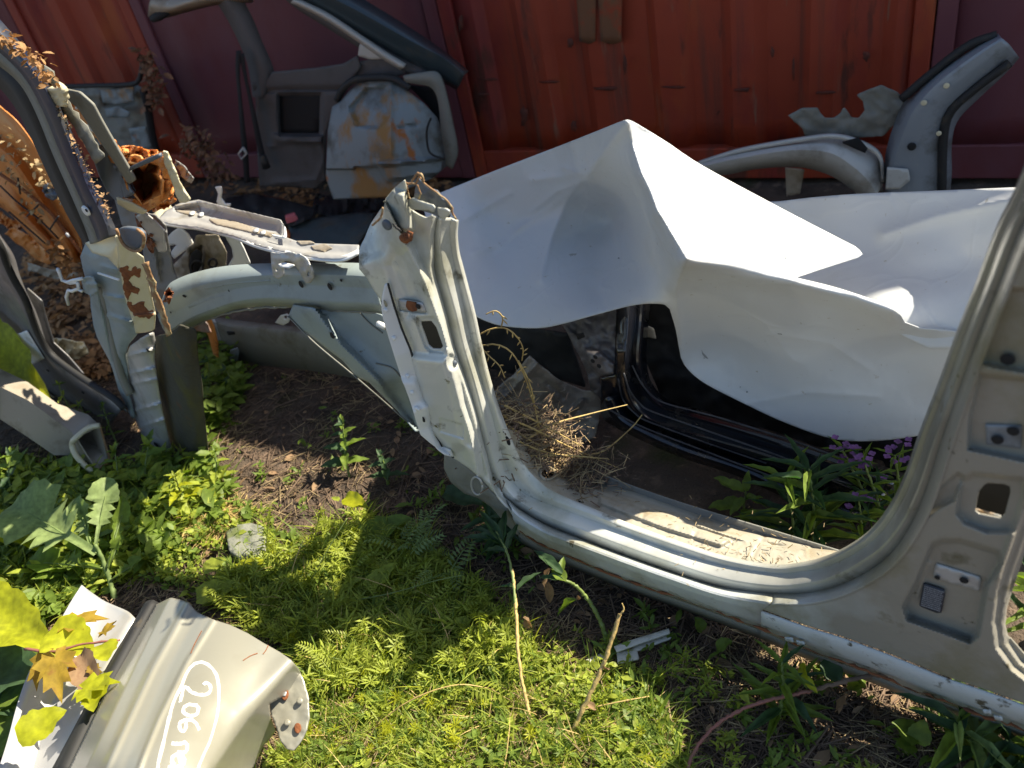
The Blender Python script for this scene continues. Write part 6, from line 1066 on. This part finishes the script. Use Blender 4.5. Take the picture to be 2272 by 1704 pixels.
# dry arched weeds in the corner of the sill
t = thing('dry_weed', 'dry arching weed stalks growing out behind the hinge pillar', 'plant', G(1150, 1010, .12))
def sd(pts, r0=.0022, r1=.0012, m='stem_y', n=26):
    P = crv([D(np.float64(a), np.float64(b), d) for a, b, d in pts], n); V, F = tube(P, np.linspace(r0, r1, n), 5); mk('stalk', V, F, M[m], t); return P
for pts, buds in (([(1064,768,-.12),(1100,764,-.13),(1135,782,-.14),(1162,830,-.15),(1182,890,-.16),(1200,960,-.17),(1214,1015,-.16)], 14), ([(1064,742,-.12),(1090,730,-.13),(1120,728,-.14),(1145,745,-.15),(1160,772,-.16),(1158,800,-.17)], 10), ([(1064,768,-.12),(1085,790,-.12),(1108,812,-.12),(1120,838,-.12)], 8), ([(1150,800,-.15),(1175,850,-.15),(1188,910,-.16),(1196,960,-.16)], 8), ([(1112,728,-.14),(1115,705,-.14),(1100,690,-.13),(1078,697,-.12)], 5), ([(1110,920,-.10),(1180,950,-.14),(1260,990,-.20),(1380,1042,-.26)], 0), ([(1130,968,-.09),(1200,1000,-.13),(1280,1015,-.2),(1352,1020,-.25)], 0), ([(1165,978,-.12),(1225,942,-.20),(1310,918,-.30),(1392,898,-.38)], 0), ([(1140,1014,-.08),(1240,1010,-.15),(1350,1018,-.22)], 0), ([(1112,935,-.1),(1190,985,-.14),(1230,1000,-.17)], 0), ([(1290,1010,-.22),(1340,1000,-.28),(1400,950,-.33),(1425,920,-.36)], 0), ([(1120,900,-.1),(1200,940,-.16),(1290,990,-.22)], 0)):
    P = sd(pts, .0028 if not buds else .0018)
    for i in range(buds):
        q_ = P[int((i+1)*25/(buds+1))]; dv = np.array([random.uniform(-.012, .012), random.uniform(-.008, .008), random.uniform(-.014, .004)])
        V, F = tube([q_, q_+dv*.6, q_+dv], [.0008, .0018, .0006], 4); mk('seed_bud', V, F, M['stem_y'], t)

# ------------------------------------------------------------------ uncountable growth and litter
def instances(tv, tf, pos, yaw, pitch, roll, scl, wscl):
    flat = len(tv) == 6; tv = np.array(tv, float); n = len(pos); cy, sy = np.cos(yaw), np.sin(yaw); cp, sp = np.cos(pitch), np.sin(pitch); cr, sr = np.cos(roll), np.sin(roll)
    v = tv[None]*np.stack([scl, scl*wscl, scl*wscl if flat else scl], -1)[:, None, :]
    y = v[..., 1]*cr[:, None]-v[..., 2]*sr[:, None]; z = v[..., 1]*sr[:, None]+v[..., 2]*cr[:, None]; x = v[..., 0]
    x2 = x*cp[:, None]-z*sp[:, None]; z2 = x*sp[:, None]+z*cp[:, None]
    X = x2*cy[:, None]-y*sy[:, None]; Y_ = x2*sy[:, None]+y*cy[:, None]
    V = np.stack([X, Y_, z2], -1)+pos[:, None, :]; k = len(tv)
    L = len(tf[0]); F = (np.array(tf)[None]+np.arange(n)[:, None, None]*k).reshape(-1, L)
    return V.reshape(-1, 3), F
def in_polys(n, polys):
    out = []; a = [abs(sum(p[i][0]*p[(i+1) % len(p)][1]-p[(i+1) % len(p)][0]*p[i][1] for i in range(len(p))))/2 for p in polys]
    for p, ar in zip(polys, a):
        m = int(n*ar/sum(a)); P = np.array(p, float); lo, hi = P.min(0), P.max(0); got = []
        while sum(len(g) for g in got) < m:
            q_ = lo+RNG.rand(m*3, 2)*(hi-lo); got.append(q_[inside(q_[:, 0], q_[:, 1], P)])
        out.append(np.vstack(got)[:m])
    return np.vstack(out)
def simple(kind):
    if kind == 'b': return [(0, -.5, 0), (0, .5, 0), (.4, .42, .03), (.4, -.42, .03), (.75, .28, -.02), (.75, -.28, -.02), (1, 0, -.12)], [(0, 1, 2, 3), (3, 2, 4, 5), (5, 4, 6, 6)]
    if kind == 'l': return [(0, 0, 0), (.3, .42, .05), (.3, 0, 0), (.3, -.42, .05), (.65, .42, .0), (.65, 0, -.05), (.65, -.42, .0), (1, 0, -.15)], [(0, 2, 1, 1), (0, 3, 2, 2), (1, 2, 5, 4), (2, 3, 6, 5), (4, 5, 7, 7), (5, 6, 7, 7)]
    if kind == 'w':                              # whorl of seven narrow leaflets
        V = []; F = []
        for i in range(7):
            a = i*6.283/7+.2*math.sin(i*5); c, q_ = math.cos(a), math.sin(a); k = len(V)
            V += [(0, 0, 0), (.5*c-.10*q_, .5*q_+.10*c, .16), (c, q_, .22+.1*math.sin(i*3)), (.5*c+.10*q_, .5*q_-.10*c, .16)]; F.append((k, k+1, k+2, k+3))
        return V, F
    if kind == 'p':                              # pinnate frond
        V = []; F = []
        for i in range(8):
            t = .15+.11*i; z = .25*math.sin(t*2.4); r_ = .22*math.sin(1.0+t*1.7)
            for sg in (1, -1):
                k = len(V); V += [(t, 0, z), (t+.10, sg*r_*.55, z+.02), (t+.13, sg*r_, z-.03), (t+.03, sg*r_*.6, z+.0)]; F.append((k, k+1, k+2, k+3))
        k = len(V); V += [(0, -.012, 0), (0, .012, 0), (.5, .01, .24), (.5, -.01, .24), (1, 0, .16)]; F += [(k, k+1, k+2, k+3), (k+3, k+2, k+4, k+4)]
        return V, F
    if kind == 's': return [(0, -.5, 0), (0, .5, 0), (1, .4, 0), (1, -.4, 0), (0, 0, .8), (1, 0, .7)], [(0, 3, 5, 4), (1, 4, 5, 2), (0, 1, 2, 3)]
def grow(name, label, cat, n, polys, kind, m, L_, w, pitch, clump=0, zoff=(0, .01), keep=None):
    P = in_polys(n, polys)
    if clump:                                   # gather into tufts: same spot, many directions
        c = P[RNG.randint(0, len(P), max(1, n//clump))]; P = c[RNG.randint(0, len(c), len(P))]+RNG.normal(0, 4.5, (len(P), 2))
    if keep is not None: P = P[keep(P)]
    w3 = G(P[:, 0], P[:, 1], 0.); w3[:, 2] = ground_h(w3[:, 0], w3[:, 1])+RNG.uniform(zoff[0], zoff[1], len(P))
    n = len(P); s = RNG.uniform(L_[0], L_[1], n)*(.7+.6*RNG.rand(n)); tv, tf = simple(kind)
    V, F = instances(tv, tf, w3, RNG.uniform(0, 6.283, n), RNG.uniform(pitch[0], pitch[1], n), RNG.normal(0, .5, n), s, np.full(n, w)*RNG.uniform(.7, 1.3, n))
    F = F.tolist(); F = [tuple(q) if q[3] != q[2] else tuple(q[:3]) for q in F]
    me = bpy.data.meshes.new(name); me.from_pydata(V.tolist(), [], F); me.materials.append(M[m]); me.polygons.foreach_set('use_smooth', [True]*len(me.polygons)); me.update()
    o = bpy.data.objects.new(name, me); COL.objects.link(o); return tag(o, label, cat, kind='stuff')
def patchy(sc, th, seed):
    th = th+.02
    return lambda P: (fbm(P[:, 0]/sc, P[:, 1]/sc*1.6, seed, 3)+RNG.normal(0, .05, len(P))) > th
WEEDS = [[(-60,1010),(240,1040),(330,1010),(470,1000),(500,1060),(620,1170),(660,1200),(700,1160),(800,1170),(905,1180),(985,1250),(1090,1330),(1180,1420),(1290,1480),(1400,1500),(1500,1620),(1560,1760),(560,1760),(700,1600),(660,1450),(400,1310),(280,1290),(120,1380),(-60,1400)]]
LUSH = [[(560,1260),(700,1200),(800,1150),(905,1180),(985,1250),(1090,1330),(1160,1420),(1200,1500),(1060,1560),(900,1540),(700,1560),(680,1470),(560,1390),(470,1330)]]
LEFT = [[(-60,1010),(240,1050),(340,1030),(480,1020),(520,1100),(480,1160),(420,1180),(360,1250),(280,1290),(120,1380),(-60,1400)]]
BACKL = [[(420,720),(560,760),(560,860),(520,960),(470,1000),(440,900)]]
FRONT = [[(560,1760),(700,1600),(900,1540),(1100,1560),(1300,1540),(1480,1600),(1560,1760)]]
grow('weeds', 'short leafy ground cover weeds over the lower left', 'weeds', 15000, WEEDS, 'l', 'l_bright', (.010, .022), .55, (.0, .9), 10, (0, .035), patchy(80, .02, 3))
grow('weeds', 'darker leafy ground cover weeds over the lower left', 'weeds', 11000, WEEDS, 'l', 'l_mid', (.012, .026), .5, (.0, .9), 8, (0, .03), patchy(80, -.0, 8))
grow('fine_weeds', 'dense fine leaved green weeds in the sunny centre foreground', 'weeds', 8000, LUSH, 'l', 'l_bright', (.016, .038), .15, (-.1, 1.1), 16, (0, .055), patchy(55, -.01, 5))
grow('fine_weeds', 'dense fine leaved dark green weeds under the bright ones', 'weeds', 9000, LUSH, 'l', 'l_mid', (.015, .034), .18, (-.1, 1.0), 12, (0, .03), patchy(60, -.03, 25))
grow('cleavers', 'star shaped whorls of cleavers in the sunny centre foreground', 'weeds', 1900, LUSH, 'w', 'l_bright', (.013, .026), 1, (-.6, .6), 9, (.01, .06), patchy(70, -.05, 55))
grow('cleavers', 'yellowish star shaped cleavers whorls among the green ones', 'weeds', 900, LUSH+FRONT, 'w', 'l_lime', (.009, .016), 1, (-.6, .6), 6, (.01, .05), patchy(70, -.02, 56))
grow('vetch', 'feathery vetch fronds spread over the sunny weeds', 'weeds', 90, LUSH, 'p', 'l_bright', (.04, .08), 1, (-.1, .5), 0, (.02, .05))
grow('vetch', 'pale feathery vetch fronds at the edge of the shade', 'weeds', 22, [[(880,1190),(960,1200),(1020,1270),(1060,1330),(980,1330),(880,1260)]], 'p', 'l_pale', (.05, .09), 1, (-.1, .5), 0, (.03, .08))
grow('grass', 'thin grass blades through the lower left weeds', 'grass', 7000, WEEDS, 'b', 'l_bright', (.03, .08), .04, (.2, 1.3), 7, (0, .01), patchy(100, -.06, 12))
grow('grass', 'thin dark grass blades through the lower left weeds', 'grass', 6000, WEEDS, 'b', 'l_mid', (.03, .08), .04, (.2, 1.3), 7, (0, .01), patchy(100, -.08, 15))
grow('broad_weeds', 'broad leaved low weeds around nettles at the left', 'weeds', 2600, LEFT, 'l', 'l_bright', (.025, .05), .5, (.0, .8), 6, (.0, .05), patchy(70, -.12, 6))
grow('broad_weeds', 'dark broad leaved low weeds around nettles at the left', 'weeds', 3000, LEFT, 'l', 'l_mid', (.025, .055), .5, (.0, .8), 6, (.0, .04), patchy(70, -.15, 2))
grow('broad_weeds', 'shaded broad leaved weeds beside the mossy plate', 'weeds', 900, BACKL, 'l', 'l_mid', (.025, .045), .55, (.0, .8), 6, (.0, .08))
grow('fine_weeds', 'sparse fine weeds along the bottom edge', 'weeds', 5000, FRONT, 'l', 'l_bright', (.010, .024), .24, (-.1, 1.0), 14, (0, .03), patchy(60, .10, 9))
grow('cleavers', 'sparse star shaped whorls along the bottom edge', 'weeds', 1100, FRONT, 'w', 'l_mid', (.009, .017), 1, (-.6, .6), 9, (.005, .04), patchy(60, .07, 19))
grow('grass', 'sparse grass blades along the bottom edge', 'grass', 4000, FRONT, 'b', 'l_bright', (.03, .07), .04, (.2, 1.2), 8, (0, .01), patchy(80, .08, 21))
grow('dry_grass', 'bent dead grass stems standing through the sunny weeds', 'litter', 1500, LUSH+FRONT, 'b', 'stem_y', (.04, .10), .02, (.0, .9), 0, (0, .02), patchy(80, -.02, 77))
grow('grass', 'wispy long grass blades bending over the sunny weeds', 'grass', 3400, LUSH, 'b', 'l_bright', (.05, .11), .022, (.1, 1.0), 9, (0, .01), patchy(90, -.05, 91))
grow('grass', 'wispy yellowish grass blades over the sunny weeds', 'grass', 2000, LUSH+LEFT, 'b', 'l_lime', (.04, .09), .022, (.1, 1.0), 7, (0, .01), patchy(90, -.03, 95))
grow('grass', 'sparse wispy grass blades on the brown soil at the bottom edge', 'grass', 1600, FRONT, 'b', 'l_bright', (.04, .09), .022, (.1, 1.0), 9, (0, .01), patchy(70, .04, 97))
SHADE = [[(480,800),(860,830),(960,990),(1100,1150),(1300,1290),(1700,1440),(2272,1650),(2300,1760),(1500,1760),(1300,1480),(1000,1240),(900,1150),(600,1150),(480,1020)]]
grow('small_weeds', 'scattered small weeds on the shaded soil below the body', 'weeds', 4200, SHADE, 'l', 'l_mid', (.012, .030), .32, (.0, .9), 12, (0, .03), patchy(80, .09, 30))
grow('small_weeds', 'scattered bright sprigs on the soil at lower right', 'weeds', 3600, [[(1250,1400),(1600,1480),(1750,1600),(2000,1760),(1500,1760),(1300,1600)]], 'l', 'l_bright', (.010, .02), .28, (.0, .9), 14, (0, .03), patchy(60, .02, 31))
ALLG = [[(-60,900),(480,760),(1060,760),(1300,1200),(2300,1600),(2300,1760),(-60,1760)]]
grow('straw_litter', 'dry straw bits scattered over the soil', 'litter', 15000, ALLG, 's', 'straw', (.012, .06), .04, (-.1, .15), 0, (.002, .012), patchy(90, -.03, 40))
grow('twig_litter', 'dark twigs and bark bits scattered over the soil', 'litter', 16000, ALLG, 's', 'twig', (.010, .07), .05, (-.1, .12), 0, (.002, .010))
grow('straw_litter', 'bundle of pale straw at the edge of the sunny patch', 'litter', 900, [[(400,1165),(470,1120),(545,1130),(520,1170),(440,1200)]], 's', 'stem_y', (.03, .07), .03, (-.05, .1), 0, (.004, .02))
grow('dry_grass', 'dry yellow grass and straw near the bottom edge', 'litter', 9000, FRONT+[[(1080,1400),(1240,1380),(1300,1470),(1120,1480)]], 's', 'straw', (.02, .06), .03, (-.1, .5), 0, (.003, .015), patchy(70, -.05, 44))
BACK = [[(380,330),(600,350),(760,450),(1000,390),(1000,440),(700,480),(560,440),(380,420)], [(60,560),(180,560),(240,700),(300,820),(200,860),(110,780),(60,650)]]
grow('dead_leaves', 'brown dead leaves heaped along the container foot and under the left panels', 'leaves', 3600, BACK, 'l', 'leafdry', (.02, .05), .5, (-.3, .6), 0, (.0, .05), patchy(60, -.05, 61))
grow('dead_leaves', 'thin scatter of dead leaves on the shaded and sunny soil', 'leaves', 900, ALLG, 'l', 'l_brown', (.012, .035), .55, (-.2, .4), 0, (.004, .012))
def heap(name, label, n, pts3, m, L_, w, sig):
    P = np.array([pts3[RNG.randint(len(pts3))] for _ in range(n)])+RNG.normal(0, 1, (n, 3))*sig; tv, tf = simple('s')
    V, F = instances(tv, tf, P, RNG.uniform(0, 6.283, n), RNG.uniform(-.3, .5, n), RNG.normal(0, .5, n), RNG.uniform(L_[0], L_[1], n), np.full(n, w))
    me = bpy.data.meshes.new(name); me.from_pydata(V.tolist(), [], F.tolist()); me.materials.append(M[m]); me.update(); o = bpy.data.objects.new(name, me); COL.objects.link(o); return tag(o, label, 'litter', kind='stuff')
hp = [D(np.float64(a), np.float64(b), d) for a, b, d in ((1115,910,-.10),(1130,950,-.12),(1160,980,-.14),(1190,1000,-.15),(1160,950,-.2),(1210,960,-.22),(1240,1000,-.2),(1120,930,-.14),(1250,1030,-.16),(1280,1045,-.16),(1180,930,-.25),(1150,1000,-.1),(1290,1060,-.14))]
heap('dry_litter', 'heap of dry weeds and straw in the corner of floor and hinge pillar', 800, hp, 'straw', (.012, .05), .045, np.array([.04, .03, .005]))
heap('dry_litter', 'darker crumbs inside the dry litter heap', 2600, [p-np.array([0, 0, .012]) for p in hp], 'twig', (.005, .025), .14, np.array([.04, .035, .006]))
fl_ = [G(a, b, zf+.004) for a, b in ((1600,1215),(1640,1230),(1700,1240),(1560,1190),(1480,1160),(1400,1120),(1660,1215),(1770,1235),(1740,1215))]
heap('floor_debris', 'small dry bits scattered on the cream sill floor', 150, fl_, 'straw', (.003, .012), .16, np.array([.05, .035, .0015]))
# leaves caught on the orange panel and on the dark pillar
def caught(name, label, n, line, d, m, L_, pl, sp=6):
    P = crv(line, n)+RNG.normal(0, sp, (n, 2)); p3 = pl(P[:, 0], P[:, 1], d+RNG.uniform(0, .02, n)); tv, tf = simple('l')
    V, F = instances(tv, tf, p3, RNG.uniform(0, 6.283, n), RNG.uniform(-.9, .6, n), RNG.normal(0, .9, n), RNG.uniform(L_[0], L_[1], n), np.full(n, .55)); F = [tuple(q) if q[3] != q[2] else tuple(q[:3]) for q in F.tolist()]
    me = bpy.data.meshes.new(name); me.from_pydata(V.tolist(), [], F); me.materials.append(M[m]); me.update(); o = bpy.data.objects.new(name, me); COL.objects.link(o); return tag(o, label, 'leaves', kind='stuff')
OPl = lambda x, y, d: D(x, y, -.25+d)
caught('dry_leaves', 'withered leaves stuck along the upper orange rib', 60, [(10,300),(50,340),(90,390),(130,450)], .06, 'leafcream', (.012, .030), OPl, 8)
caught('dry_leaves', 'withered leaves stuck along the lower orange rib', 50, [(0,340),(25,390),(60,430),(80,500)], .07, 'leafcream', (.012, .030), OPl, 8)
caught('dry_leaves', 'curled dead leaf bundle hanging below the orange panel', 110, [(112,540),(130,560),(145,590),(160,615)], .09, 'leafdry', (.015, .035), OPl, 7)
caught('dry_leaves', 'brown crumbs caught on top of the dark blue pillar', 150, [(-10,78),(40,105),(80,140),(115,180)], .03, 'leafdry', (.006, .022), lq, 9)
caught('dry_leaves', 'rusty crumbs along the outer edge of the dark blue pillar', 170, [(130,240),(170,330),(205,400),(245,480)], .01, 'rustedge', (.004, .012), lq, 5)
caught('dry_leaves', 'dead leaves hanging on the container by the wrecked door', 150, [(318,110),(330,150),(345,180),(338,225),(330,240)], .03, 'leafdark', (.015, .045), q, 9)
caught('dry_leaves', 'dead brown leaf clump at the foot of the maroon container', 260, [(415,300),(440,320),(460,345),(470,375),(500,400)], .03, 'leafdark', (.015, .05), q, 16)
print('objects', len(bpy.data.objects))
